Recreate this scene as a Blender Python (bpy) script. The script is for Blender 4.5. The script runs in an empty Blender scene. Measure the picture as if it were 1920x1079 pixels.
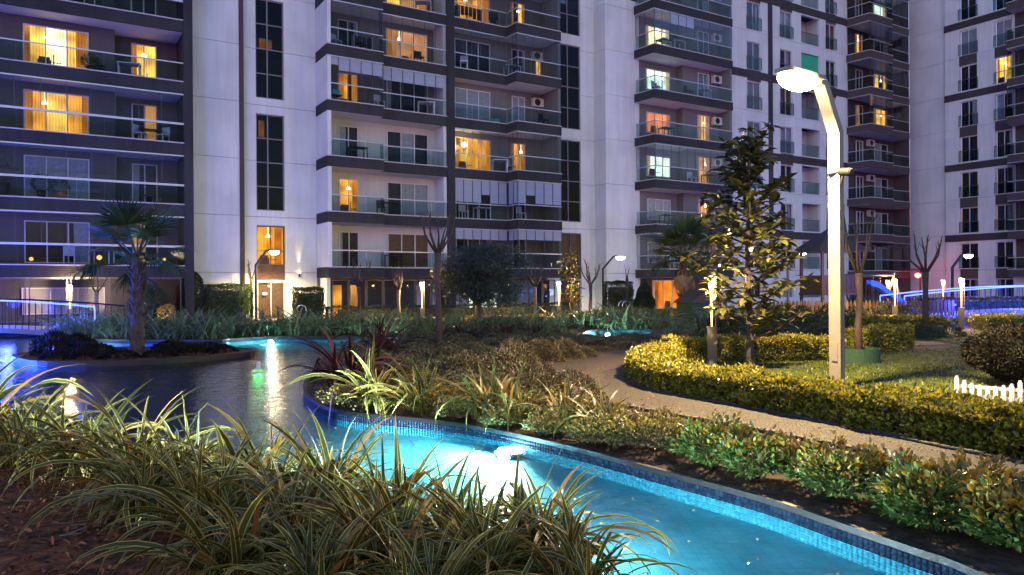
import bpy, math, random
import numpy as np
from math import sin, cos, pi, radians as R
from mathutils import Vector, Matrix
from mathutils.geometry import tessellate_polygon

rnd = random.Random(7)
rng = np.random.default_rng(7)
scn = bpy.context.scene
col = scn.collection

# ------------------------------------------------------------------ camera, sky, sun, exposure
cam_d = bpy.data.cameras.new('camera')
cam = bpy.data.objects.new('camera', cam_d)
col.objects.link(cam)
cam_d.sensor_width = 36.0
cam_d.lens = 26.49
cam_d.clip_start = 0.05
cam_d.clip_end = 600
cam.matrix_world = (Matrix.Translation((0, 0, 1.7)) @ Matrix.Rotation(R(90 - 0.054), 4, 'X')
                    @ Matrix.Rotation(R(-0.37), 4, 'Z'))
scn.camera = cam

SUN_EL, SUN_ROT = R(-1.3), R(190)
world = bpy.data.worlds.new('World')
scn.world = world
world.use_nodes = True
wn = world.node_tree
sky = wn.nodes.new('ShaderNodeTexSky')
sky.sky_type = 'NISHITA'
sky.sun_disc = False
sky.sun_elevation = SUN_EL
sky.sun_rotation = SUN_ROT
sky.air_density = 1.0
sky.dust_density = 0.6
sky.ozone_density = 2.4
wn.links.new(sky.outputs[0], wn.nodes['Background'].inputs['Color'])
wn.nodes['Background'].inputs['Strength'].default_value = 0.15

scn.view_settings.view_transform = 'Standard'
scn.view_settings.look = 'None'
scn.view_settings.gamma = 1.0
scn.view_settings.use_curve_mapping = False
scn.view_settings.exposure = 4.95
scn.render.engine = 'CYCLES'
cy = scn.cycles
cy.use_denoising = True
cy.max_bounces = 7
cy.diffuse_bounces = 3
cy.glossy_bounces = 3
cy.transmission_bounces = 4
cy.transparent_max_bounces = 20
cy.caustics_reflective = False
cy.caustics_refractive = False
cy.sample_clamp_indirect = 3.0
LK = 0.078          # artificial light level that goes with this exposure


# ------------------------------------------------------------------ materials
def new_mat(name):
    m = bpy.data.materials.new(name)
    m.use_nodes = True
    nt = m.node_tree
    return m, nt, nt.nodes['Principled BSDF'], nt.nodes['Material Output']


def node(nt, typ, **kw):
    n = nt.nodes.new(typ)
    for k, v in kw.items():
        if k in n.inputs.keys():
            n.inputs[k].default_value = v
        else:
            setattr(n, k, v)
    return n


def ramp(nt, fac, stops):
    r = nt.nodes.new('ShaderNodeValToRGB')
    e = r.color_ramp.elements
    while len(e) < len(stops):
        e.new(0.5)
    for i, (p, c) in enumerate(stops):
        e[i].position = p
        e[i].color = (*c, 1) if len(c) == 3 else c
    nt.links.new(fac, r.inputs[0])
    return r.outputs[0]


def plain(name, c, rough=0.6, metal=0.0, var=0.25, scale=3.0, bump=0.0, bscale=40.0, spec=0.4):
    """Painted or mineral surface: base colour with soft blotches of wear and an optional fine relief."""
    m, nt, b, o = new_mat(name)
    tc = node(nt, 'ShaderNodeTexCoord')
    nz = node(nt, 'ShaderNodeTexNoise', Scale=scale, Detail=6.0, Roughness=0.65)
    nt.links.new(tc.outputs['Object'], nz.inputs['Vector'])
    lo = tuple(x * (1 - var) for x in c)
    hi = tuple(min(1, x * (1 + var)) for x in c)
    nt.links.new(ramp(nt, nz.outputs['Fac'], [(0.3, lo), (0.7, hi)]), b.inputs['Base Color'])
    b.inputs['Roughness'].default_value = rough
    b.inputs['Metallic'].default_value = metal
    b.inputs['Specular IOR Level'].default_value = spec
    if bump:
        n2 = node(nt, 'ShaderNodeTexNoise', Scale=bscale, Detail=4.0)
        nt.links.new(tc.outputs['Object'], n2.inputs['Vector'])
        bp = node(nt, 'ShaderNodeBump', Strength=bump, Distance=0.02)
        nt.links.new(n2.outputs['Fac'], bp.inputs['Height'])
        nt.links.new(bp.outputs[0], b.inputs['Normal'])
    return m


def plaster(name, c, streak=0.1):
    """Rendered facade: faint vertical rain streaks and cloudy patches."""
    m, nt, b, o = new_mat(name)
    tc = node(nt, 'ShaderNodeTexCoord')
    mp = node(nt, 'ShaderNodeMapping')
    mp.inputs['Scale'].default_value = (2.2, 2.2, 0.12)
    nt.links.new(tc.outputs['Object'], mp.inputs['Vector'])
    n1 = node(nt, 'ShaderNodeTexNoise', Scale=1.6, Detail=8.0, Roughness=0.7)
    nt.links.new(mp.outputs[0], n1.inputs['Vector'])
    n2 = node(nt, 'ShaderNodeTexNoise', Scale=0.5, Detail=5.0)
    nt.links.new(tc.outputs['Object'], n2.inputs['Vector'])
    mx = node(nt, 'ShaderNodeMath', operation='MULTIPLY')
    nt.links.new(n1.outputs['Fac'], mx.inputs[0])
    nt.links.new(n2.outputs['Fac'], mx.inputs[1])
    lo = tuple(x * (1 - 2 * streak) for x in c)
    nt.links.new(ramp(nt, mx.outputs[0], [(0.12, lo), (0.32, c)]), b.inputs['Base Color'])
    b.inputs['Roughness'].default_value = 0.85
    b.inputs['Specular IOR Level'].default_value = 0.2
    n3 = node(nt, 'ShaderNodeTexNoise', Scale=60.0, Detail=3.0)
    nt.links.new(tc.outputs['Object'], n3.inputs['Vector'])
    bp = node(nt, 'ShaderNodeBump', Strength=0.2, Distance=0.01)
    nt.links.new(n3.outputs['Fac'], bp.inputs['Height'])
    nt.links.new(bp.outputs[0], b.inputs['Normal'])
    return m


def emit(name, c, s, folds=False, blotch=0.0):
    m, nt, b, o = new_mat(name)
    e = node(nt, 'ShaderNodeEmission')
    e.inputs['Color'].default_value = (*c, 1)
    e.inputs['Strength'].default_value = s * LK
    nt.links.new(e.outputs[0], o.inputs['Surface'])
    if folds or blotch:
        tc = node(nt, 'ShaderNodeTexCoord')
        oi = node(nt, 'ShaderNodeObjectInfo')
        ad = node(nt, 'ShaderNodeVectorMath', operation='ADD')
        cb = node(nt, 'ShaderNodeCombineXYZ')
        ml = node(nt, 'ShaderNodeMath', operation='MULTIPLY')
        ml.inputs[1].default_value = 37.0
        nt.links.new(oi.outputs['Random'], ml.inputs[0])
        nt.links.new(ml.outputs[0], cb.inputs[0])
        nt.links.new(ml.outputs[0], cb.inputs[2])
        nt.links.new(tc.outputs['Object'], ad.inputs[0])
        nt.links.new(cb.outputs[0], ad.inputs[1])
        wv = node(nt, 'ShaderNodeTexWave', Scale=2.6 if folds else 0.01, Distortion=2.5)
        wv.bands_direction = 'X'
        wv.inputs['Detail'].default_value = 1.0
        nt.links.new(ad.outputs[0], wv.inputs['Vector'])
        nz = node(nt, 'ShaderNodeTexNoise', Scale=1.1, Detail=1.0)
        nt.links.new(ad.outputs[0], nz.inputs['Vector'])
        a = node(nt, 'ShaderNodeMapRange')
        a.inputs['To Min'].default_value = 0.62 if folds else 1.0
        a.inputs['To Max'].default_value = 1.1 if folds else 1.0
        nt.links.new(wv.outputs['Fac'], a.inputs['Value'])
        q = node(nt, 'ShaderNodeMapRange')
        q.inputs['From Min'].default_value = 0.3
        q.inputs['From Max'].default_value = 0.7
        q.inputs['To Min'].default_value = 1 - blotch
        q.inputs['To Max'].default_value = 1 + blotch
        nt.links.new(nz.outputs['Fac'], q.inputs['Value'])
        t = node(nt, 'ShaderNodeMath', operation='MULTIPLY')
        nt.links.new(a.outputs[0], t.inputs[0])
        nt.links.new(q.outputs[0], t.inputs[1])
        t2 = node(nt, 'ShaderNodeMath', operation='MULTIPLY')
        t2.inputs[1].default_value = s * LK
        nt.links.new(t.outputs[0], t2.inputs[0])
        nt.links.new(t2.outputs[0], e.inputs['Strength'])
    return m


def glass(name, tint, refl=1.0, rough=0.02, wob=0.0):
    m, nt, b, o = new_mat(name)
    fr = node(nt, 'ShaderNodeFresnel', IOR=1.5)
    mu = node(nt, 'ShaderNodeMath', operation='MULTIPLY', use_clamp=True)
    mu.inputs[1].default_value = refl
    nt.links.new(fr.outputs[0], mu.inputs[0])
    tr = node(nt, 'ShaderNodeBsdfTransparent')
    tr.inputs[0].default_value = (*tint, 1)
    gl = node(nt, 'ShaderNodeBsdfGlossy', Roughness=rough)
    if wob:
        tc = node(nt, 'ShaderNodeTexCoord')
        nz = node(nt, 'ShaderNodeTexNoise', Scale=1.3, Detail=1.0)
        nt.links.new(tc.outputs['Object'], nz.inputs['Vector'])
        bp = node(nt, 'ShaderNodeBump', Strength=wob, Distance=0.05)
        nt.links.new(nz.outputs['Fac'], bp.inputs['Height'])
        nt.links.new(bp.outputs[0], gl.inputs['Normal'])
    mx = node(nt, 'ShaderNodeMixShader')
    nt.links.new(mu.outputs[0], mx.inputs[0])
    nt.links.new(tr.outputs[0], mx.inputs[1])
    nt.links.new(gl.outputs[0], mx.inputs[2])
    nt.links.new(mx.outputs[0], o.inputs['Surface'])
    return m


def leafy(name, dark, light, rough=0.45, trans=0.25, spec=0.5):
    """Foliage: each leaf (mesh island) takes its own tone between two greens, a little light passes through."""
    m, nt, b, o = new_mat(name)
    ge = node(nt, 'ShaderNodeNewGeometry')
    oi = node(nt, 'ShaderNodeObjectInfo')
    ad = node(nt, 'ShaderNodeMath', operation='ADD')
    nt.links.new(ge.outputs['Random Per Island'], ad.inputs[0])
    nt.links.new(oi.outputs['Random'], ad.inputs[1])
    fr = node(nt, 'ShaderNodeMath', operation='FRACT')
    nt.links.new(ad.outputs[0], fr.inputs[0])
    mid = tuple((a + c) / 2 for a, c in zip(dark, light))
    c = ramp(nt, fr.outputs[0], [(0.0, dark), (0.6, mid), (1.0, light)])
    nt.links.new(c, b.inputs['Base Color'])
    b.inputs['Roughness'].default_value = rough
    b.inputs['Specular IOR Level'].default_value = spec
    tl = node(nt, 'ShaderNodeBsdfTranslucent')
    nt.links.new(c, tl.inputs['Color'])
    mx = node(nt, 'ShaderNodeMixShader')
    mx.inputs[0].default_value = trans
    nt.links.new(b.outputs[0], mx.inputs[1])
    nt.links.new(tl.outputs[0], mx.inputs[2])
    nt.links.new(mx.outputs[0], o.inputs['Surface'])
    return m


def blade_mat(name, centre, margin, old, rough=0.42):
    """Sword leaf: green midrib band, pale margins (UV across the blade), a few blades turning brown."""
    m, nt, b, o = new_mat(name)
    uv = node(nt, 'ShaderNodeUVMap')
    sp = node(nt, 'ShaderNodeSeparateXYZ')
    nt.links.new(uv.outputs[0], sp.inputs[0])
    d = node(nt, 'ShaderNodeMath', operation='SUBTRACT')
    d.inputs[1].default_value = 0.5
    nt.links.new(sp.outputs[0], d.inputs[0])
    ab = node(nt, 'ShaderNodeMath', operation='ABSOLUTE')
    nt.links.new(d.outputs[0], ab.inputs[0])
    mp = node(nt, 'ShaderNodeMapping')
    mp.inputs['Scale'].default_value = (22.0, 1.2, 1.0)
    nt.links.new(uv.outputs[0], mp.inputs[0])
    nz = node(nt, 'ShaderNodeTexNoise', Scale=1.0, Detail=3.0)
    nt.links.new(mp.outputs[0], nz.inputs[0])
    ns = node(nt, 'ShaderNodeMath', operation='MULTIPLY_ADD')
    ns.inputs[1].default_value = 0.16
    nt.links.new(nz.outputs['Fac'], ns.inputs[0])
    nt.links.new(ab.outputs[0], ns.inputs[2])
    c0 = tuple(x * 0.7 for x in centre)
    stripes = ramp(nt, ns.outputs[0], [(0.08, centre), (0.28, c0), (0.42, centre), (0.5, margin)])
    ge = node(nt, 'ShaderNodeNewGeometry')
    oi = node(nt, 'ShaderNodeObjectInfo')
    ad = node(nt, 'ShaderNodeMath', operation='ADD')
    nt.links.new(ge.outputs['Random Per Island'], ad.inputs[0])
    nt.links.new(oi.outputs['Random'], ad.inputs[1])
    fr = node(nt, 'ShaderNodeMath', operation='FRACT')
    nt.links.new(ad.outputs[0], fr.inputs[0])
    oldf = ramp(nt, fr.outputs[0], [(0.9, (0, 0, 0)), (0.98, (1, 1, 1))])
    tone = ramp(nt, fr.outputs[0], [(0.0, (0.55, 0.55, 0.55)), (0.8, (1.25, 1.25, 1.25))])
    mt = node(nt, 'ShaderNodeMix', data_type='RGBA', blend_type='MULTIPLY')
    mt.inputs[0].default_value = 1.0
    nt.links.new(stripes, mt.inputs[6])
    nt.links.new(tone, mt.inputs[7])
    mo = node(nt, 'ShaderNodeMix', data_type='RGBA')
    nt.links.new(oldf, mo.inputs[0])
    nt.links.new(mt.outputs[2], mo.inputs[6])
    mo.inputs[7].default_value = (*old, 1)
    nt.links.new(mo.outputs[2], b.inputs['Base Color'])
    b.inputs['Roughness'].default_value = rough
    b.inputs['Specular IOR Level'].default_value = 0.2
    tl = node(nt, 'ShaderNodeBsdfTranslucent')
    nt.links.new(mo.outputs[2], tl.inputs['Color'])
    mx = node(nt, 'ShaderNodeMixShader')
    mx.inputs[0].default_value = 0.18
    nt.links.new(b.outputs[0], mx.inputs[1])
    nt.links.new(tl.outputs[0], mx.inputs[2])
    nt.links.new(mx.outputs[0], o.inputs['Surface'])
    return m


def two_tone(name, a, c, scale, detail=8.0, rough=0.9, bump=0.6, bscale=30.0, dist=0.03, p=(0.4, 0.6)):
    m, nt, b, o = new_mat(name)
    tc = node(nt, 'ShaderNodeTexCoord')
    nz = node(nt, 'ShaderNodeTexNoise', Scale=scale, Detail=detail, Roughness=0.7)
    nt.links.new(tc.outputs['Object'], nz.inputs['Vector'])
    nt.links.new(ramp(nt, nz.outputs['Fac'], [(p[0], a), (p[1], c)]), b.inputs['Base Color'])
    b.inputs['Roughness'].default_value = rough
    b.inputs['Specular IOR Level'].default_value = 0.25
    n2 = node(nt, 'ShaderNodeTexNoise', Scale=bscale, Detail=6.0, Roughness=0.7)
    nt.links.new(tc.outputs['Object'], n2.inputs['Vector'])
    bp = node(nt, 'ShaderNodeBump', Strength=bump, Distance=dist)
    nt.links.new(n2.outputs['Fac'], bp.inputs['Height'])
    nt.links.new(bp.outputs[0], b.inputs['Normal'])
    return m


M = {}
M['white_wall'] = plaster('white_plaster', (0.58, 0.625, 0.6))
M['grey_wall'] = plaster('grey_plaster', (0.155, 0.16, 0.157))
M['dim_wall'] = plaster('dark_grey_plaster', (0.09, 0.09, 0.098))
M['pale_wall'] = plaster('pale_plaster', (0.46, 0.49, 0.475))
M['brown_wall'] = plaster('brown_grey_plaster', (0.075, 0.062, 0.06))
M['slab'] = plaster('dark_slab_render', (0.038, 0.04, 0.042), 0.2)
M['band'] = plaster('brown_band_render', (0.056, 0.05, 0.049), 0.2)
M['soffit'] = plain('soffit_paint', (0.46, 0.47, 0.46), 0.8, var=0.08)
M['frame'] = plain('white_window_frame', (0.5, 0.5, 0.52), 0.4, var=0.06)
M['grey_frame'] = plain('grey_frame', (0.16, 0.15, 0.16), 0.4, var=0.1)
M['dark_frame'] = plain('anthracite_frame', (0.06, 0.06, 0.07), 0.4, var=0.1)
M['alu'] = plain('grey_aluminium', (0.42, 0.42, 0.46), 0.35, 0.6, var=0.08)
M['sill'] = plain('pale_stone_sill', (0.42, 0.4, 0.42), 0.6, var=0.12)
M['pipe'] = plain('brown_downpipe', (0.05, 0.028, 0.03), 0.5, var=0.15)
M['glass'] = glass('window_glass', (0.9, 0.93, 0.94), 0.16, 0.015, 0.15)
M['balglass'] = glass('balcony_glass', (0.78, 0.84, 0.84), 0.07, 0.03, 0.1)
M['sheet'] = glass('sliding_glass', (0.86, 0.88, 0.9), 0.15, 0.015, 0.12)
M['darkglass'] = glass('smoked_glass', (0.3, 0.3, 0.34), 0.3, 0.015, 0.15)
M['night'] = plain('unlit_room', (0.02, 0.02, 0.026), 0.9, var=0.5, scale=1.2)
M['curtain'] = plain('pale_curtain', (0.3, 0.32, 0.36), 0.95, var=0.3, scale=6)
M['curtain_brown'] = plain('brown_curtain', (0.12, 0.07, 0.045), 0.95, var=0.3, scale=6)
M['beige'] = plain('beige_curtain', (0.5, 0.42, 0.38), 0.95, var=0.15, scale=4)
M['blind'] = plain('white_roller_blind', (0.52, 0.55, 0.62), 0.9, var=0.06)
M['warm'] = emit('warm_lit_room', (1, 0.36, 0.035), 0.7, True, 0.6)
M['yellow'] = emit('yellow_lit_room', (1, 0.47, 0.075), 0.95, True, 0.55)
M['white'] = emit('white_lit_room', (1, 0.76, 0.38), 1.4, True, 0.5)
M['cool'] = emit('cool_lit_room', (0.8, 0.92, 0.74), 1.1, True, 0.4)
M['orange'] = emit('orange_lit_room', (1, 0.22, 0.012), 0.8, True, 0.35)
M['peach'] = emit('peach_lit_room', (1, 0.4, 0.15), 0.42, True, 0.35)
M['dimwarm'] = emit('dim_lit_room', (1, 0.42, 0.1), 0.35, True, 0.5)
M['halllight'] = emit('entrance_hall_light', (1, 0.33, 0.03), 0.62, True, 0.6)
M['lampshade'] = emit('pendant_shade', (1, 0.5, 0.12), 0.9, False, 0.2)
M['mauve'] = emit('mauve_lit_room', (0.36, 0.3, 0.5), 0.2, True, 0.4)
M['drape'] = emit('backlit_drape', (1, 0.3, 0.03), 0.3, True, 0.5)
M['drape_cool'] = emit('backlit_pale_drape', (1, 0.66, 0.33), 0.4, True, 0.4)
M['roomlamp'] = emit('room_lamp', (1, 0.78, 0.45), 3.5)
M['green_blind'] = plain('green_blind', (0.03, 0.4, 0.2), 0.8, var=0.08)
M['black_metal'] = plain('black_metal', (0.022, 0.021, 0.024), 0.45, 0.3, var=0.2)
M['bridge_metal'] = plain('bridge_black_paint', (0.004, 0.004, 0.005), 0.6, 0.0, var=0.2, spec=0.15)
M['post'] = plain('lamp_post_paint', (0.15, 0.135, 0.112), 0.45, 0.0, var=0.1, scale=8)
M['bollard'] = plain('bollard_paint', (0.07, 0.062, 0.055), 0.5, 0.2, var=0.15)
M['lens'] = emit('lamp_lens', (1, 0.8, 0.46), 60)
M['lenshalo'] = emit('lamp_lens_halo', (1, 0.62, 0.22), 5)  # warm halo of the lamp, put into the upper ring of the lens
M['smalllens'] = emit('small_lamp_lens', (1, 0.7, 0.32), 50)
M['wedge'] = emit('bollard_beam', (1, 0.62, 0.2), 9.0)  # light beam down the bollard face, put into a glowing taper
M['wedge_low'] = emit('bollard_beam_tail', (1, 0.52, 0.14), 2.6)  # dim end of the beam, its falloff put into the glow
M['led'] = emit('blue_led', (0.06, 0.1, 1.0), 3.6)
M['led_white'] = emit('pool_light_lens', (0.85, 0.97, 1.0), 60)
M['led_blue'] = emit('blue_pool_lens', (0.06, 0.14, 1.0), 4)
M['led_green'] = emit('green_pool_lens', (0.03, 1.0, 0.12), 0.9)
M['red_lamp'] = emit('red_lamp', (1, 0.06, 0.03), 12)
M['wood'] = plain('dark_timber', (0.075, 0.04, 0.025), 0.7, var=0.35, scale=5, bump=0.3)
M['bark'] = plain('bark', (0.05, 0.037, 0.03), 0.9, var=0.4, scale=9, bump=0.8, bscale=22)
M['palebark'] = plain('pale_bark', (0.2, 0.15, 0.1), 0.9, var=0.35, scale=9, bump=0.6, bscale=22)
M['fibre'] = plain('palm_fibre', (0.07, 0.052, 0.04), 0.95, var=0.5, scale=14, bump=1.0, bscale=30)
M['white_paint'] = plain('white_paint', (0.75, 0.74, 0.72), 0.5, var=0.06)
M['steel'] = plain('polished_steel', (0.7, 0.7, 0.72), 0.2, 1.0, var=0.04)
M['plastic_blue'] = plain('blue_slide_plastic', (0.02, 0.16, 0.5), 0.35, var=0.1)
M['green_felt'] = plain('green_planter', (0.008, 0.035, 0.018), 0.8, var=0.25, scale=12, bump=0.3)
M['terracotta'] = plain('terracotta', (0.4, 0.13, 0.05), 0.7, var=0.15)
M['roof'] = plain('dark_shingle', (0.03, 0.028, 0.032), 0.8, var=0.2, bump=0.4)
M['ac'] = plain('ac_casing', (0.5, 0.49, 0.48), 0.5, var=0.08)
M['stone'] = plain('dark_coping', (0.012, 0.011, 0.012), 0.5, var=0.3, scale=6, bump=0.2)
M['cloth'] = plain('dark_laundry', (0.03, 0.03, 0.04), 0.9, var=0.5)
M['pale_cloth'] = plain('pale_laundry', (0.45, 0.5, 0.55), 0.9, var=0.2)
M['cyan'] = plain('cyan_plastic', (0.05, 0.45, 0.5), 0.5, var=0.1)
M['floor'] = plain('balcony_floor', (0.12, 0.11, 0.12), 0.7, var=0.2)
for nm, c in (('red', (0.5, 0.03, 0.02)), ('amber', (0.55, 0.22, 0.02)), ('lemon', (0.55, 0.42, 0.05)), ('leaf', (0.05, 0.28, 0.05)), ('sky', (0.04, 0.15, 0.4))):
    M['picket_' + nm] = plain('picket_' + nm, tuple(v * 0.13 for v in c), 0.6, var=0.15)

M['hedge'] = leafy('golden_privet_leaf', (0.024, 0.037, 0.006), (0.38, 0.33, 0.032), 0.3, 0.22)
M['darkhedge'] = leafy('dark_hedge_leaf', (0.012, 0.026, 0.008), (0.05, 0.07, 0.02), 0.45, 0.15)
M['laurel'] = leafy('laurel_leaf', (0.018, 0.045, 0.01), (0.08, 0.14, 0.03), 0.4, 0.15)
M['shrubtop'] = leafy('lamplit_shrub_leaf', (0.14, 0.1, 0.012), (0.38, 0.25, 0.035), 0.4, 0.2)  # golden tops: warm lamplight put into the leaf colour
M['mound'] = leafy('grey_green_leaf', (0.02, 0.026, 0.011), (0.08, 0.082, 0.036), 0.6, 0.15)
M['moundbrown'] = leafy('bronze_leaf', (0.028, 0.026, 0.009), (0.1, 0.08, 0.03), 0.55, 0.15)
M['olive'] = leafy('olive_leaf', (0.01, 0.018, 0.013), (0.035, 0.05, 0.04), 0.5, 0.1)
M['topiary'] = leafy('topiary_leaf', (0.008, 0.018, 0.008), (0.03, 0.05, 0.02), 0.5, 0.1)
M['magnolia'] = leafy('magnolia_leaf', (0.018, 0.028, 0.007), (0.085, 0.075, 0.02), 0.3, 0.1, 0.6)
M['purple'] = leafy('purple_leaf', (0.006, 0.007, 0.004), (0.02, 0.014, 0.008), 0.6, 0.1, 0.2)
M['palm'] = leafy('palm_leaf', (0.014, 0.035, 0.014), (0.05, 0.085, 0.035), 0.4, 0.12)
M['palmdry'] = leafy('dry_palm_leaf', (0.12, 0.09, 0.05), (0.25, 0.19, 0.1), 0.6, 0.12)
M['grass'] = leafy('lawn_blade', (0.028, 0.046, 0.001), (0.082, 0.108, 0.002), 0.5, 0.2)
M['gold'] = leafy('gold_leaf', (0.2, 0.13, 0.015), (0.42, 0.3, 0.05), 0.45, 0.2)
M['flax'] = blade_mat('striped_flax_blade', (0.085, 0.08, 0.017), (0.5, 0.4, 0.1), (0.32, 0.14, 0.035))
M['flaxyellow'] = blade_mat('yellow_flax_blade', (0.07, 0.075, 0.02), (0.27, 0.2, 0.05), (0.4, 0.17, 0.03))
M['flaxgreen'] = blade_mat('green_flax_blade', (0.075, 0.12, 0.05), (0.32, 0.36, 0.16), (0.2, 0.13, 0.06))
M['flaxred'] = blade_mat('bronze_flax_blade', (0.04, 0.015, 0.016), (0.11, 0.04, 0.034), (0.16, 0.05, 0.02))

M['soil'] = two_tone('mulch_soil', (0.06, 0.016, 0.006), (0.32, 0.095, 0.035), 9, bump=1.0, bscale=26, dist=0.05)
M['bed'] = two_tone('bed_soil', (0.03, 0.02, 0.014), (0.1, 0.068, 0.045), 7, bump=0.9, bscale=30)
M['lawn'] = two_tone('lawn_turf', (0.018, 0.028, 0.001), (0.055, 0.07, 0.002), 2.5, bump=0.9, bscale=50)
M['paving'] = two_tone('far_paving', (0.09, 0.085, 0.08), (0.15, 0.14, 0.13), 1.5, bump=0.2)
M['chip'] = leafy('bark_chip', (0.09, 0.027, 0.01), (0.42, 0.14, 0.05), 0.85, 0.0, 0.2)

# cobbled path: small setts, each with its own tone, joints recessed
m, nt, b, o = new_mat('small_sett_paving')
tc = node(nt, 'ShaderNodeTexCoord')
vo = node(nt, 'ShaderNodeTexVoronoi', Scale=26.0, Randomness=0.9)
vo.feature = 'DISTANCE_TO_EDGE'
vc = node(nt, 'ShaderNodeTexVoronoi', Scale=26.0, Randomness=0.9)
nz = node(nt, 'ShaderNodeTexNoise', Scale=1.2, Detail=7.0, Roughness=0.7)
for q in (vo, vc, nz):
    nt.links.new(tc.outputs['Object'], q.inputs['Vector'])
tone = ramp(nt, vc.outputs['Color'], [(0.0, (0.018, 0.014, 0.0105)), (1.0, (0.042, 0.032, 0.023))])
wear = ramp(nt, nz.outputs['Fac'], [(0.3, (0.7, 0.7, 0.7)), (0.7, (1.1, 1.1, 1.1))])
mm = node(nt, 'ShaderNodeMix', data_type='RGBA', blend_type='MULTIPLY')
mm.inputs[0].default_value = 1.0
nt.links.new(tone, mm.inputs[6])
nt.links.new(wear, mm.inputs[7])
nt.links.new(mm.outputs[2], b.inputs['Base Color'])
b.inputs['Roughness'].default_value = 0.8
jr = node(nt, 'ShaderNodeMapRange')
jr.inputs['From Max'].default_value = 0.12
nt.links.new(vo.outputs['Distance'], jr.inputs['Value'])
bp = node(nt, 'ShaderNodeBump', Strength=0.9, Distance=0.025)
nt.links.new(jr.outputs[0], bp.inputs['Height'])
nt.links.new(bp.outputs[0], b.inputs['Normal'])
M['path'] = m

M['sett'] = plain('kerb_sett', (0.06, 0.046, 0.034), 0.8, var=0.35, scale=7, bump=0.3)

# pool mosaic (floor and far walls)
m, nt, b, o = new_mat('turquoise_mosaic')
tc = node(nt, 'ShaderNodeTexCoord')
bk = node(nt, 'ShaderNodeTexBrick', Scale=5.0)
bk.offset = 0.0
bk.inputs['Color1'].default_value = (0.12, 0.55, 0.62, 1)
bk.inputs['Color2'].default_value = (0.17, 0.63, 0.69, 1)
bk.inputs['Mortar'].default_value = (0.1, 0.46, 0.53, 1)
bk.inputs['Mortar Size'].default_value = 0.018
bk.inputs['Row Height'].default_value = 0.5
nz = node(nt, 'ShaderNodeTexNoise', Scale=3.2, Detail=7.0, Roughness=0.65)
nt.links.new(tc.outputs['Object'], bk.inputs['Vector'])
nt.links.new(tc.outputs['Object'], nz.inputs['Vector'])
wear = ramp(nt, nz.outputs['Fac'], [(0.35, (0.58, 0.68, 0.72)), (0.62, (1.0, 1.0, 1.0))])  # tile wear, with the water's ripple light mixed into the mottling
# unlit water's dimness is put into the tile colour, navy in the open pond
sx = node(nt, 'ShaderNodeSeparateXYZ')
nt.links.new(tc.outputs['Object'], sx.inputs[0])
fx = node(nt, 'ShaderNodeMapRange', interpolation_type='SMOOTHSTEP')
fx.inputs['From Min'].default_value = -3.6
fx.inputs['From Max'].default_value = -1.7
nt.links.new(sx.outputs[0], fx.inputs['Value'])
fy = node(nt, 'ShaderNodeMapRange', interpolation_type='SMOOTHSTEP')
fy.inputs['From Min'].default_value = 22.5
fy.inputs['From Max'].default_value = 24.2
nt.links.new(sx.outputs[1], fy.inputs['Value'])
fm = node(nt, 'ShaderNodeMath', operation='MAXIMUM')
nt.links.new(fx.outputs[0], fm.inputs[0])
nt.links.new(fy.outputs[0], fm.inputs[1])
pond_dim = node(nt, 'ShaderNodeMix', data_type='RGBA')
pond_dim.inputs[6].default_value = (0.012, 0.05, 0.08, 1)
nt.links.new(fm.outputs[0], pond_dim.inputs[0])
nt.links.new(bk.outputs['Color'], pond_dim.inputs[7])
mm = node(nt, 'ShaderNodeMix', data_type='RGBA', blend_type='MULTIPLY')
mm.inputs[0].default_value = 1.0
nt.links.new(pond_dim.outputs[2], mm.inputs[6])
nt.links.new(wear, mm.inputs[7])
nt.links.new(mm.outputs[2], b.inputs['Base Color'])
b.inputs['Roughness'].default_value = 0.4
M['mosaic'] = m
M['tile'] = leafy('shaded_mosaic_tile', (0.004, 0.012, 0.03), (0.014, 0.034, 0.065), 0.6, 0.0, 0.1)  # shade of the unlit band above the water, put into the tile colour
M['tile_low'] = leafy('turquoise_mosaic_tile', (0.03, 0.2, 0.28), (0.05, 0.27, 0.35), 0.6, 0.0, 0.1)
M['grout'] = plain('pool_grout', (0.012, 0.02, 0.03), 0.8, var=0.15)

# water: ripples in the reflection, tinted clear body
m, nt, b, o = new_mat('pool_water')
tc = node(nt, 'ShaderNodeTexCoord')
n1 = node(nt, 'ShaderNodeTexNoise', Scale=4.6, Detail=3.0, Roughness=0.5, Distortion=0.5)
n2 = node(nt, 'ShaderNodeTexNoise', Scale=11.0, Detail=2.0)
ad = node(nt, 'ShaderNodeMath', operation='MULTIPLY_ADD')
ad.inputs[1].default_value = 0.35
for q in (n1, n2):
    nt.links.new(tc.outputs['Object'], q.inputs['Vector'])
nt.links.new(n2.outputs['Fac'], ad.inputs[0])
nt.links.new(n1.outputs['Fac'], ad.inputs[2])
bp = node(nt, 'ShaderNodeBump', Strength=0.34, Distance=0.04)
nt.links.new(ad.outputs[0], bp.inputs['Height'])
fr = node(nt, 'ShaderNodeFresnel', IOR=1.33)
nt.links.new(bp.outputs[0], fr.inputs['Normal'])
tr = node(nt, 'ShaderNodeBsdfTransparent')
tr.inputs[0].default_value = (0.55, 0.88, 0.95, 1)
gl = node(nt, 'ShaderNodeBsdfGlossy', Roughness=0.03)
nt.links.new(bp.outputs[0], gl.inputs['Normal'])
mx = node(nt, 'ShaderNodeMixShader')
nt.links.new(fr.outputs[0], mx.inputs[0])
nt.links.new(tr.outputs[0], mx.inputs[1])
nt.links.new(gl.outputs[0], mx.inputs[2])
nt.links.new(mx.outputs[0], o.inputs['Surface'])
M['water'] = m


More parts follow.
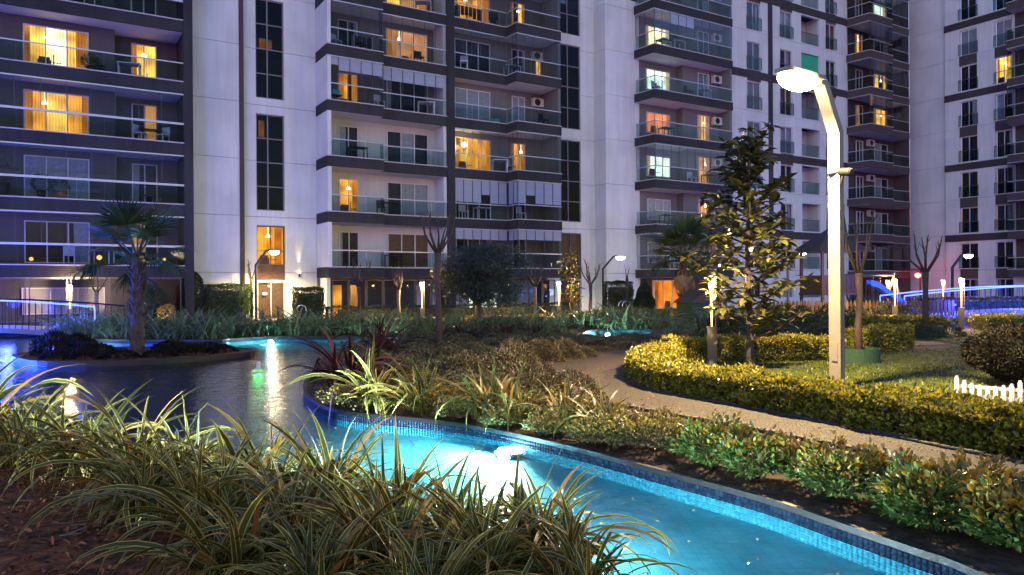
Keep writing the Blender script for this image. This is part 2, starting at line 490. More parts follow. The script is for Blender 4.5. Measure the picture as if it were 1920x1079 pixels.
# ------------------------------------------------------------------ mesh helpers
class MB:
    """Collects quads and boxes, then links them as one mesh object."""
    def __init__(self):
        self.v, self.f, self.mi = [], [], []

    def quad(self, a, b, c, d, mi=0):
        n = len(self.v)
        self.v += [a, b, c, d]
        self.f.append((n, n + 1, n + 2, n + 3))
        self.mi.append(mi)

    def box(self, x0, x1, y0, y1, z0, z1, mi=0):
        n = len(self.v)
        self.v += [(x0, y0, z0), (x1, y0, z0), (x1, y1, z0), (x0, y1, z0), (x0, y0, z1), (x1, y0, z1), (x1, y1, z1), (x0, y1, z1)]
        for q in ((0, 3, 2, 1), (4, 5, 6, 7), (0, 1, 5, 4), (1, 2, 6, 5), (2, 3, 7, 6), (3, 0, 4, 7)):
            self.f.append(tuple(n + i for i in q))
            self.mi.append(mi)
        return self

    def prism(self, poly, z0, z1, mi=0):
        """Vertical extrusion of a plan polygon (counter-clockwise)."""
        n = len(self.v)
        k = len(poly)
        self.v += [(x, y, z0) for x, y in poly] + [(x, y, z1) for x, y in poly]
        self.f.append(tuple(range(n + k - 1, n - 1, -1)))
        self.f.append(tuple(range(n + k, n + 2 * k)))
        self.mi += [mi, mi]
        for i in range(k):
            j = (i + 1) % k
            self.f.append((n + i, n + j, n + k + j, n + k + i))
            self.mi.append(mi)
        return self

    def tube(self, pts, rad, seg=8, mi=0, cap=True):
        pts = [Vector(p) for p in pts]
        rad = rad if isinstance(rad, (list, tuple)) else [rad] * len(pts)
        rings = []
        prev = None
        for i, p in enumerate(pts):
            d = (pts[min(i + 1, len(pts) - 1)] - pts[max(i - 1, 0)]).normalized()
            if prev is None:
                ax = Vector((0, 0, 1)) if abs(d.z) < 0.9 else Vector((1, 0, 0))
                s = d.cross(ax).normalized()
            else:
                s = (prev - d * prev.dot(d)).normalized()
            prev = s
            t = d.cross(s)
            n = len(self.v)
            for k in range(seg):
                a = 2 * pi * k / seg
                q = p + (s * cos(a) + t * sin(a)) * rad[i]
                self.v.append(tuple(q))
            rings.append(n)
        for a, c in zip(rings, rings[1:]):
            for k in range(seg):
                self.f.append((a + k, a + (k + 1) % seg, c + (k + 1) % seg, c + k))
                self.mi.append(mi)
        if cap:
            self.f.append(tuple(rings[0] + k for k in range(seg))[::-1])
            self.f.append(tuple(rings[-1] + k for k in range(seg)))
            self.mi += [mi, mi]
        return self

    def lathe(self, prof, seg=20, mi=0, c=(0, 0)):
        rings = []
        for r, z in prof:
            n = len(self.v)
            for k in range(seg):
                a = 2 * pi * k / seg
                self.v.append((c[0] + r * cos(a), c[1] + r * sin(a), z))
            rings.append(n)
        for a, d in zip(rings, rings[1:]):
            for k in range(seg):
                self.f.append((a + k, a + (k + 1) % seg, d + (k + 1) % seg, d + k))
                self.mi.append(mi)
        self.f.append(tuple(rings[0] + k for k in range(seg))[::-1])
        self.f.append(tuple(rings[-1] + k for k in range(seg)))
        self.mi += [mi, mi]
        return self

    def mesh(self, name, mats, smooth=False):
        me = bpy.data.meshes.new(name)
        me.from_pydata(self.v, [], self.f)
        mats = mats if isinstance(mats, (list, tuple)) else [mats]
        for q in mats:
            me.materials.append(q)
        if len(mats) > 1:
            me.polygons.foreach_set('material_index', self.mi)
        if smooth:
            me.polygons.foreach_set('use_smooth', [True] * len(me.polygons))
        return me

    def build(self, name, mats, parent=None, smooth=False, loc=(0, 0, 0), rz=0.0):
        return put(name, self.mesh(name, mats, smooth), parent, loc, rz)


def put(name, me, parent=None, loc=(0, 0, 0), rz=0.0):
    o = bpy.data.objects.new(name, me)
    col.objects.link(o)
    o.location = loc
    o.rotation_euler = (0, 0, rz)
    if parent is not None:
        o.parent = parent
    return o


def tag(o, label=None, cat=None, group=None, kind=None):
    if label:
        o['label'] = label
    if cat:
        o['category'] = cat
    if group:
        o['group'] = group
    if kind:
        o['kind'] = kind
    return o


def empty(name, loc, rz=0.0, label=None, cat=None, group=None):
    o = put(name, None, None, loc, rz)
    o.empty_display_size = 0.2
    return tag(o, label, cat, group)


def copy_tree(o, parent=None):
    c = o.copy()
    col.objects.link(c)
    if parent is not None:
        c.parent = parent
    for ch in list(o.children):
        copy_tree(ch, c)
    return c


def np_mesh(name, V, F, mats, UV=None, mi=None, smooth=False):
    V = np.asarray(V, np.float32)
    F = np.asarray(F, np.int32)
    me = bpy.data.meshes.new(name)
    me.vertices.add(len(V))
    me.vertices.foreach_set('co', V.ravel())
    k = F.shape[1]
    me.loops.add(F.size)
    me.loops.foreach_set('vertex_index', F.ravel())
    me.polygons.add(len(F))
    me.polygons.foreach_set('loop_start', np.arange(0, F.size, k, dtype=np.int32))
    me.polygons.foreach_set('loop_total', np.full(len(F), k, np.int32))
    for q in (mats if isinstance(mats, (list, tuple)) else [mats]):
        me.materials.append(q)
    if mi is not None:
        me.polygons.foreach_set('material_index', np.asarray(mi, np.int32))
    if UV is not None:
        uv = me.uv_layers.new(name='UVMap')
        uv.data.foreach_set('uv', np.asarray(UV, np.float32)[F.ravel()].ravel())
    if smooth:
        me.polygons.foreach_set('use_smooth', np.ones(len(F), bool))
    me.update(calc_edges=True)
    me.validate()
    return me


def unit(a):
    return a / np.maximum(np.linalg.norm(a, axis=-1, keepdims=True), 1e-9)


def leaf_arrays(C, D, N, L, W, fold=0.25):
    """Pointed oval leaves: 6 vertices, two quads folded along the midrib."""
    D = unit(D)
    S = unit(np.cross(D, N))
    U = np.cross(S, D)
    L = np.asarray(L)[:, None]
    W = np.asarray(W)[:, None]
    up = U * W * fold
    b = C
    l1 = C + D * L * 0.32 + S * W * 0.5 + up
    l2 = C + D * L * 0.68 + S * W * 0.42 + up - U * L * 0.04
    t = C + D * L - U * L * 0.1
    r2 = C + D * L * 0.68 - S * W * 0.42 + up - U * L * 0.04
    r1 = C + D * L * 0.32 - S * W * 0.5 + up
    V = np.stack([b, l1, l2, t, r2, r1], 1).reshape(-1, 3)
    k = np.arange(len(C))[:, None] * 6
    F = np.concatenate([k + np.array([0, 3, 2, 1]), k + np.array([0, 5, 4, 3])], 1).reshape(-1, 4)
    return V, F


def leaf_mesh(name, C, D, N, L, W, mats, fold=0.25, mi=None):
    V, F = leaf_arrays(C, D, N, L, W, fold)
    return np_mesh(name, V, F, mats, mi=None if mi is None else np.repeat(mi, 2))


def rand_dirs(n):
    return unit(rng.normal(size=(n, 3)))


def value_noise(P, scale, seed=0):
    """Cheap smooth 3D value noise in -1..1 for numpy points."""
    p = P * scale + seed * 17.31
    return (np.sin(p[:, 0] * 1.7 + np.sin(p[:, 1] * 2.3)) + np.sin(p[:, 1] * 1.9 + np.sin(p[:, 2] * 2.1 + 1.3)) + np.sin(p[:, 2] * 2.2 + np.sin(p[:, 0] * 1.6 + 0.7))) / 3


# ------------------------------------------------------------------ ground, pool, paths
POOL = [(2.7, 4.49), (2.57, 4.79), (2.32, 5.3), (1.97, 6.01), (1.35, 6.89), (0.76, 7.73), (-0.01, 8.68), (-0.74, 9.38), (-1.4, 9.78), (-2.01, 10.09),
        (-2.55, 10.55), (-3.06, 11.47), (-3.42, 12.36), (-3.79, 13.78), (-4.08, 15.55), (-4.24, 17.84), (-3.98, 20.01), (-3.4, 21.75), (-3.1, 23.18),
        (-3.53, 24.88), (-4.76, 25.79), (-6.7, 26.25), (-8.23, 26.4), (-9.37, 25.43), (-9.8, 24.9), (-11.63, 24.87), (-13.62, 25.3), (-15.83, 26.3),
        (-18.5, 29.6), (-22.18, 31.6), (-27.0, 32.3), (-26.0, 24.0), (-16.03, 17.0), (-7.76, 9.44), (-5.53, 8.22), (-4.36, 7.6), (-3.24, 6.91),
        (-2.42, 6.43), (-1.52, 5.94), (-0.85, 5.6), (-0.24, 5.2), (0.27, 4.75), (0.6, 4.2), (0.85, 3.5), (1.1, 2.6), (1.9, 2.2), (2.6, 2.6), (2.85, 3.6)]
SMALL = [(2.52, 26.48), (3.07, 29.01), (4.13, 30.77), (5.19, 30.65), (5.26, 28.42), (4.64, 26.27), (3.42, 25.54)]
WATER_Z, FLOOR_Z = -0.1, -0.22


def smooth_loop(pts, n=4):
    out = []
    k = len(pts)
    for i in range(k):
        p0, p1, p2, p3 = (np.array(pts[(i + j) % k], float) for j in (-1, 0, 1, 2))
        for q in range(n):
            t = q / n
            out.append(tuple(0.5 * ((2 * p1) + (-p0 + p2) * t + (2 * p0 - 5 * p1 + 4 * p2 - p3) * t * t + (-p0 + 3 * p1 - 3 * p2 + p3) * t ** 3)))
    return out


def smooth_line(pts, n=5):
    out = []
    k = len(pts)
    for i in range(k - 1):
        p0, p1, p2, p3 = (np.array(pts[min(max(i + j, 0), k - 1)], float) for j in (-1, 0, 1, 2))
        for q in range(n):
            t = q / n
            out.append(tuple(0.5 * ((2 * p1) + (-p0 + p2) * t + (2 * p0 - 5 * p1 + 4 * p2 - p3) * t * t + (-p0 + 3 * p1 - 3 * p2 + p3) * t ** 3)))
    out.append(tuple(map(float, pts[-1])))
    return out


def inside(pts, poly):
    x, y = pts[:, 0], pts[:, 1]
    c = np.zeros(len(pts), bool)
    k = len(poly)
    for i in range(k):
        (x1, y1), (x2, y2) = poly[i], poly[(i + 1) % k]
        c ^= ((y1 > y) != (y2 > y)) & (x < (x2 - x1) * (y - y1) / (y2 - y1 + 1e-12) + x1)
    return c


def sheet(name, loops, z, mat, kind='structure', label=None):
    flat = [(x, y, z) for lp in loops for x, y in lp]
    tris = tessellate_polygon([[Vector((x, y, 0)) for x, y in lp] for lp in loops])
    fs = []
    for a, b_, c in tris:
        A, B, Cc = flat[a], flat[b_], flat[c]
        up = (B[0] - A[0]) * (Cc[1] - A[1]) - (B[1] - A[1]) * (Cc[0] - A[0])
        fs.append((a, b_, c) if up > 0 else (a, c, b_))
    me = bpy.data.meshes.new(name)
    me.from_pydata(flat, [], fs)
    me.materials.append(mat)
    return tag(put(name, me), label, None, None, kind)


POOLS = smooth_loop(POOL)
SMALLS = smooth_loop(SMALL)
sheet('ground', [[(-160, -40), (160, -40), (160, 160), (-160, 160)], POOLS, SMALLS], 0.0, M['bed'])
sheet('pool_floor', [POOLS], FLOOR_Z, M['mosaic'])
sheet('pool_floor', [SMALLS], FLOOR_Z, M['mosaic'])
sheet('water', [POOLS], WATER_Z, M['water'], label='turquoise and dark blue pool water')
sheet('water', [SMALLS], WATER_Z, M['water'], label='small lit blue pool beyond the shrubs')


def offset(loop, d):
    k = len(loop)
    P = np.array(loop)
    area = 0.5 * np.sum(P[:, 0] * np.roll(P[:, 1], -1) - np.roll(P[:, 0], -1) * P[:, 1])
    T = unit(np.roll(P, -1, 0) - np.roll(P, 1, 0))
    Nn = np.stack([T[:, 1], -T[:, 0]], 1) * (1 if area > 0 else -1)
    return P + Nn * d


def pool_rim(loop):
    P = np.array(loop)
    Q = offset(loop, 0.05)
    k = len(loop)
    w = MB()
    for i in range(k):
        j = (i + 1) % k
        a, c = P[i], P[j]
        w.quad((*a, FLOOR_Z), (*c, FLOOR_Z), (*c, WATER_Z), (*a, WATER_Z))
    w2_ = MB()
    for i in range(k):
        j = (i + 1) % k
        w2_.quad((*P[i], WATER_Z), (*P[j], WATER_Z), (*P[j], 0.0), (*P[i], 0.0))
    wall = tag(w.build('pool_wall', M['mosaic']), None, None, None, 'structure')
    w2_.build('waterline_band', M['grout'], wall)
    r = MB()
    I = offset(loop, -0.012)
    z0, z1 = -0.025, 0.022
    for i in range(k):
        j = (i + 1) % k
        r.quad((*I[i], z1), (*I[j], z1), (*Q[j], z1 - 0.006), (*Q[i], z1 - 0.006))
        r.quad((*I[i], z0), (*I[j], z0), (*I[j], z1), (*I[i], z1))
        r.quad((*Q[j], 0), (*Q[i], 0), (*Q[i], z1 - 0.006), (*Q[j], z1 - 0.006))
    tag(r.build('pool_coping', M['stone']), None, None, None, 'structure')
    return wall


wall = pool_rim(POOLS)
pool_rim(SMALLS)

# mosaic band of the near channel, tile by tile (one joined part of the wall)
seg = np.array(POOLS[0:44])
dl = np.linalg.norm(np.diff(seg, axis=0), axis=1)
cum = np.concatenate([[0], np.cumsum(dl)])
tv, tf, tm = [], [], []
ts = 0.043
Ctr = np.array([0.3, 6.0])
for i in range(int(cum[-1] / ts)):
    s = (i + 0.5) * ts
    j = min(np.searchsorted(cum, s) - 1, len(dl) - 1)
    j = max(j, 0)
    t = (seg[j + 1] - seg[j]) / dl[j]
    p = seg[j] + t * (s - cum[j])
    nrm = np.array([t[1], -t[0]])
    if np.dot(nrm, np.array([p[0] - 1.2, p[1] - 1.0]) - p) < 0:
        nrm = -nrm
    for r_ in range(5):
        z = -0.03 - (r_ + 0.5) * ts
        h = ts / 2 - 0.0018
        pr = 0.003 + 0.0015 * rnd.random()
        a, c = p - t * h, p + t * h
        n0 = len(tv)
        for q in (a, c):
            for zz in (z - h, z + h):
                tv.append((*(q + nrm * 0.001), zz))
                tv.append((*(q + nrm * pr), zz))
        A = [n0 + x for x in range(8)]
        tf += [(A[1], A[5], A[7], A[3]), (A[3], A[7], A[6], A[2]), (A[0], A[4], A[5], A[1]), (A[0], A[1], A[3], A[2]), (A[4], A[6], A[7], A[5])]
        tm += [0 if z > WATER_Z else 1] * 5  # shaded tile colour above the water, turquoise below
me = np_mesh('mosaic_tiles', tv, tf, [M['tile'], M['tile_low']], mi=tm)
tag(put('mosaic_tiles', me, wall), None, None, None, 'stuff')

# island with the palm
ISL = smooth_loop([(-12.2, 18.6), (-11.2, 17.75), (-9.9, 17.5), (-8.6, 17.9), (-7.6, 18.8), (-6.95, 20.0), (-7.1, 20.9), (-8.2, 21.6), (-9.8, 21.9), (-11.6, 21.8), (-13.0, 20.9), (-13.0, 19.6)])
bm = MB()
n = len(ISL)
In = offset(ISL, -0.14)
for i in range(n):
    j = (i + 1) % n
    bm.quad((*ISL[i], FLOOR_Z), (*ISL[j], FLOOR_Z), (*ISL[j], 0.03), (*ISL[i], 0.03))
    bm.quad((*ISL[i], 0.03), (*ISL[j], 0.03), (*In[j], 0.03), (*In[i], 0.03))
    bm.quad((*In[i], 0.03), (*In[j], 0.03), (*In[j], 0.0), (*In[i], 0.0))
isl = tag(bm.build('island_kerb', M['stone']), None, None, None, 'structure')
sheet('island_soil', [[tuple(p) for p in In]], 0.012, M['soil'])

# path, lawns, near mulch bed
PATH_LOW = [(5.2, 4.3), (4.75, 5.1), (4.33, 5.95), (3.99, 6.72), (3.49, 7.72), (2.76, 8.91), (2.03, 9.94), (1.24, 11.02), (0.68, 12.17), (0.37, 13.56), (0.3, 14.82), (0.56, 16.0), (1.17, 16.9), (2.0, 18.0), (3.2, 19.4), (5.5, 20.6), (8.5, 21.4), (12.0, 22.8)]
PATH_HIGH = [(12.4, 21.2), (8.8, 19.9), (5.8, 18.9), (3.8, 18.0), (2.75, 17.0), (2.3, 15.68), (2.12, 13.47), (2.28, 12.1), (2.72, 11.33), (3.25, 10.46), (3.66, 9.59), (4.0, 8.86), (4.52, 7.62), (4.9, 6.9), (5.3, 6.0), (5.8, 4.8)]
sheet('path', [smooth_line(PATH_LOW) + smooth_line(PATH_HIGH)], 0.012, M['path'])
pth = bpy.data.objects['path']
KS = MB().prism([(-0.055, -0.04), (0.055, -0.04), (0.055, 0.04), (-0.055, 0.04)], 0.0, 0.03).prism([(-0.047, -0.033), (0.047, -0.033), (0.047, 0.033), (-0.047, 0.033)], 0.03, 0.036).mesh('kerb_stone', M['sett'])
for ln_ in (smooth_line(PATH_LOW, 12)[6:140], smooth_line(PATH_HIGH, 12)[44:]):
    A_ = np.array(ln_)
    L_ = np.linalg.norm(np.diff(A_, axis=0), axis=1)
    C_ = np.concatenate([[0], np.cumsum(L_)])
    for i in range(min(145, int(C_[-1] / 0.118))):
        q_ = (i + 0.5) * 0.118
        x_, y_ = np.interp(q_, C_, A_[:, 0]), np.interp(q_, C_, A_[:, 1])
        j_ = min(np.searchsorted(C_, q_), len(L_)) - 1
        d_ = A_[j_ + 1] - A_[j_]
        put('kerb_stone', KS, pth, (x_, y_, 0.0 + rnd.uniform(0, 0.012)), math.atan2(d_[1], d_[0]) + rnd.uniform(-0.08, 0.08))
LAWN = [(6.0, 5.2), (5.0, 7.2), (4.1, 9.0), (3.3, 10.8), (2.75, 12.2), (2.6, 13.4), (2.75, 15.4), (3.6, 17.0), (5.5, 17.8), (8.5, 18.6), (12.4, 20.6), (13.0, 26.2), (16.0, 27.4), (24.0, 27.0), (34.0, 26.0), (30.0, 5.0)]
sheet('lawn', [smooth_loop(LAWN, 3)], 0.016, M['lawn'])
sheet('lawn', [[(-24, 33.2), (-9.0, 27.6), (-3.0, 27.0), (2.0, 31.2), (6.0, 31.4), (9.0, 28.5), (13.0, 28.6), (40.0, 60.0), (30.0, 62.0), (0.0, 46.0)]], 0.012, M['lawn'])
sheet('playground_surface', [[(8.0, 30.5), (22.0, 31.5), (30.0, 45.0), (16.0, 43.0)]], 0.02, M['paving'])
NEAR = [(-14.0, 14.7), (-7.9, 9.0), (-5.6, 7.9), (-4.4, 7.25), (-3.3, 6.6), (-2.5, 6.1), (-1.6, 5.65), (-0.95, 5.3), (-0.35, 4.9), (0.1, 4.5), (0.4, 4.0), (0.6, 3.3), (0.8, 2.4), (1.0, -3), (-14, -3)]
sheet('mulch_bed', [NEAR], 0.012, M['soil'])

# grass blades of the lit lawn
LW = smooth_loop(LAWN, 3)
P = rng.uniform((2.6, 6.0), (20, 27), size=(90000, 2))
w = np.minimum(1.0, (11.0 / np.maximum(P[:, 1], 7)) ** 1.3)
P = P[inside(P, LW) & (rng.random(len(P)) < w)]
n = len(P)
h = rng.uniform(0.03, 0.065, n)
az = rng.uniform(0, 2 * pi, n)
wd = rng.uniform(0.006, 0.012, n)
B = np.column_stack([P, np.full(n, 0.014)])
sd = np.column_stack([np.cos(az), np.sin(az), np.zeros(n)])
ln = np.column_stack([-np.sin(az), np.cos(az), np.zeros(n)]) * (h * rng.uniform(0.2, 0.9, n))[:, None]
tip = B + ln + np.column_stack([np.zeros(n), np.zeros(n), h])
V = np.stack([B - sd * wd[:, None], B + sd * wd[:, None], tip], 1).reshape(-1, 3)
F = np.arange(3 * n).reshape(-1, 3)
tag(put('grass', np_mesh('grass', V, F, M['grass'])), 'short lit lawn grass inside the curved golden hedge', None, None, 'stuff')

# bark chips of the near bed
n = 15000
P = rng.uniform((-7.5, 2.2), (0.9, 8.0), size=(n, 2))
P = P[inside(P, NEAR)]
n = len(P)
Cc = np.column_stack([P, rng.uniform(0.012, 0.05, n)])
me = leaf_mesh('bark_chips', Cc, rand_dirs(n) * np.array([1, 1, 0.45]), rand_dirs(n) * 0.5 + np.array([0, 0, 1]), rng.uniform(0.02, 0.085, n), rng.uniform(0.008, 0.028, n), M['chip'])
tag(put('bark_chips', me), 'reddish brown bark mulch in front of the flax', None, None, 'stuff')

# ------------------------------------------------------------------ buildings
TH = R(31.82)
ZF = lambda k: 2.85 + 3.0 * k       # top of storey slab k


def building(name, label, ang, x0, y0):
    e = empty(name, (x0 * cos(ang) - y0 * sin(ang), x0 * sin(ang) + y0 * cos(ang), 0), ang, label, 'building')
    e['x0'], e['y0'] = x0, y0
    return e


CACHE = {}


def bbox(b, name, x0, x1, y0, y1, z0, z1, mat, parent=None):
    """A box given in facade coordinates (along, away, up), as a part of building b."""
    X, Y = b['x0'], b['y0']
    return MB().box(x0 - X, x1 - X, y0 - Y, y1 - Y, z0, z1).build(name, M[mat], parent or b)


def shared(b, name, key, make, x, y, z, parent, rz=0.0):
    if key not in CACHE:
        CACHE[key] = make()
    return put(name, CACHE[key], parent, (x - b['x0'], y - b['y0'], z), rz)


def pane_mesh(w, h, mat, edge=True):
    m = MB()
    m.box(0.012, w - 0.012, 0, 0.012, 0, h, 0)
    if edge:
        m.box(0, 0.012, -0.004, 0.016, 0, h, 1)
        m.box(w - 0.012, w, -0.004, 0.016, 0, h, 1)
    return m.mesh('pane', [M[mat], M['dark_frame']])


def box_mesh(w, d, h, mat):
    return MB().box(0, w, 0, d, 0, h).mesh('box', M[mat])


def window(b, x, y, z, w, h, n=2, back='night', rail=False, fr='frame', depth=0.012, bars=None, gl='glass'):
    """French window: frame (part) > panes, curtain, optional railing. y is the glass plane, the curtain hangs behind it."""
    X, Y = b['x0'], b['y0']
    key = ('win', round(w, 2), round(h, 2), n, fr, bars)
    if key not in CACHE:
        m = MB()
        t = 0.055
        m.box(0, w, -0.04, 0.03, h - t, h)
        m.box(0, w, -0.04, 0.03, 0, t)
        for i in range(n + 1):
            xx = (w - t) * i / n
            m.box(xx, xx + t, -0.045, 0.03, t, h - t)
        for zz in (bars or ()):
            m.box(t, w - t, -0.03, 0.02, zz, zz + 0.045)
        CACHE[key] = m.mesh('window', M[fr])
    f = put('window', CACHE[key], b, (x - X, y - Y, z))
    pw = w / n
    for i in range(n):
        shared(b, 'pane', ('wp', round(pw, 2), round(h, 2), gl), lambda: MB().box(0.03, pw - 0.03, 0, 0.01, 0.05, h - 0.05).mesh('pane', M[gl]), b['x0'] + i * pw, b['y0'] - 0.005, 0, f)
    bk = back if isinstance(back, (list, tuple)) else [back] * n
    for i in range(n):
        if bk[i] is None:
            continue
        o = shared(b, 'curtain', ('wc', round(pw, 2), round(h, 2), bk[i]), lambda: MB().box(0.0, pw, 0, 0.01, 0.02, h - 0.02).mesh('curtain', M[bk[i]]), b['x0'] + i * pw, b['y0'] + depth, 0, f)
    lit = [q for q in bk if q in ('warm', 'yellow', 'white', 'orange', 'peach', 'halllight', 'cool')]
    if lit and n > 1:
        for i in (0, n - 1):
            if rnd.random() < 0.75:
                dw_ = round(pw * rnd.choice((0.28, 0.4, 0.55)), 3)
                shared(b, 'drape', ('dr', dw_, round(h, 2), lit[0]), lambda: MB().box(0, dw_, 0, 0.004, 0.05, h - 0.05).mesh('drape', M['drape_cool' if lit[0] in ('cool', 'white') else 'drape']),
                       b['x0'] + (0.03 if i == 0 else w - 0.05 - dw_), b['y0'] + depth - 0.006, 0, f)
        if rnd.random() < 0.6 and lit[0] != 'orange':
            def lampm():
                m_ = MB()
                m_.lathe([(0.02, 0.12), (0.11, 0.0), (0.12, -0.08), (0.02, -0.08)], 10)
                m_.v = [(p_[0], p_[1] * 0.02, p_[2]) for p_ in m_.v]
                m_.box(-0.006, 0.006, -0.002, 0.002, 0.12, 0.5)
                return m_.mesh('room_lamp', M['roomlamp'])
            shared(b, 'room_lamp', ('rlamp',), lampm, b['x0'] + w * rnd.uniform(0.3, 0.7), b['y0'] + depth - 0.009, h - 0.52, f)
        if rnd.random() < 0.7:
            def furn():
                m_ = MB()
                m_.box(0, 0.55, 0, 0.003, 0.04, 0.42)
                m_.box(0.05, 0.5, 0, 0.003, 0.42, 0.55)
                m_.box(0.62, 0.66, 0, 0.003, 0.04, 0.7)
                m_.box(0.6, 0.95, 0, 0.003, 0.3, 0.34)
                return m_.mesh('furniture_silhouette', M['curtain_brown'])
            shared(b, 'furniture', ('furn',), furn, b['x0'] + (w - 1.0) * rnd.random() if w > 1.1 else b['x0'] + 0.05, b['y0'] + depth - 0.012, 0, f) if w > 1.1 else None
    elif n > 1 and all(q == 'night' for q in bk) and rnd.random() < 0.5:
        dw_ = round(pw * rnd.choice((0.3, 0.5, 0.7)), 3)
        shared(b, 'drape', ('dn', dw_, round(h, 2)), lambda: MB().box(0, dw_, 0, 0.004, 0.05, h - 0.05).mesh('drape', M['curtain']), b['x0'] + rnd.choice((0.03, w - 0.05 - dw_)), b['y0'] + depth - 0.006, 0, f)
    if rail:
        key = ('rail', round(w, 2))
        if key not in CACHE:
            m = MB()
            m.box(-0.08, w + 0.08, -0.2, -0.16, 0.92, 0.97)
            for q in (-0.08, w + 0.05):
                m.box(q, q + 0.03, -0.195, -0.165, 0.02, 0.92)
            CACHE[key] = m.mesh('railing', M['dark_frame'])
        r = put('railing', CACHE[key], f)
        shared(b, 'glass_panel', ('railg', round(w, 2)), lambda: MB().box(-0.04, w + 0.04, -0.185, -0.175, 0.06, 0.9).mesh('glass_panel', M['balglass']), b['x0'], b['y0'], 0, f)
    return f


def facade(b, x0, x1, y, z0, z1, mat, holes=(), depth=0.25, joints=(), gap=0.02):
    """Facade wall cut into storey panels (one part each) by open joints, with holes (x0,x1,z0,z1) for windows."""
    X, Y = b['x0'], b['y0']
    zs = [z0] + sorted(j for j in joints if z0 + 0.1 < j < z1 - 0.1) + [z1]
    for a, c in zip(zs, zs[1:]):
        a2 = a + (gap / 2 if a != z0 else 0)
        c2 = c - (gap / 2 if c != z1 else 0)
        hs = [h for h in holes if h[2] < c2 and h[3] > a2 and h[0] < x1 and h[1] > x0]
        xc = sorted({x0, x1, *(min(max(h[0], x0), x1) for h in hs), *(min(max(h[1], x0), x1) for h in hs)})
        m = MB()
        for p, q in zip(xc, xc[1:]):
            n0 = len(m.v)
            zc = sorted({a2, c2, *(min(max(h[i], a2), c2) for h in hs if h[0] <= p + 1e-6 and h[1] >= q - 1e-6 for i in (2, 3))})
            for u, v in zip(zc, zc[1:]):
                mx, mz = (p + q) / 2, (u + v) / 2
                if any(h[0] < mx < h[1] and h[2] < mz < h[3] for h in hs):
                    continue
                m.box(p - X, q - X, y - Y, y - Y + depth, u, v)
            if len(m.v) == n0 and m.v:       # a hole as tall as the storey ends this panel
                m.build('wall_panel', M[mat], b)
                m = MB()
        if m.v:
            m.build('wall_panel', M[mat], b)


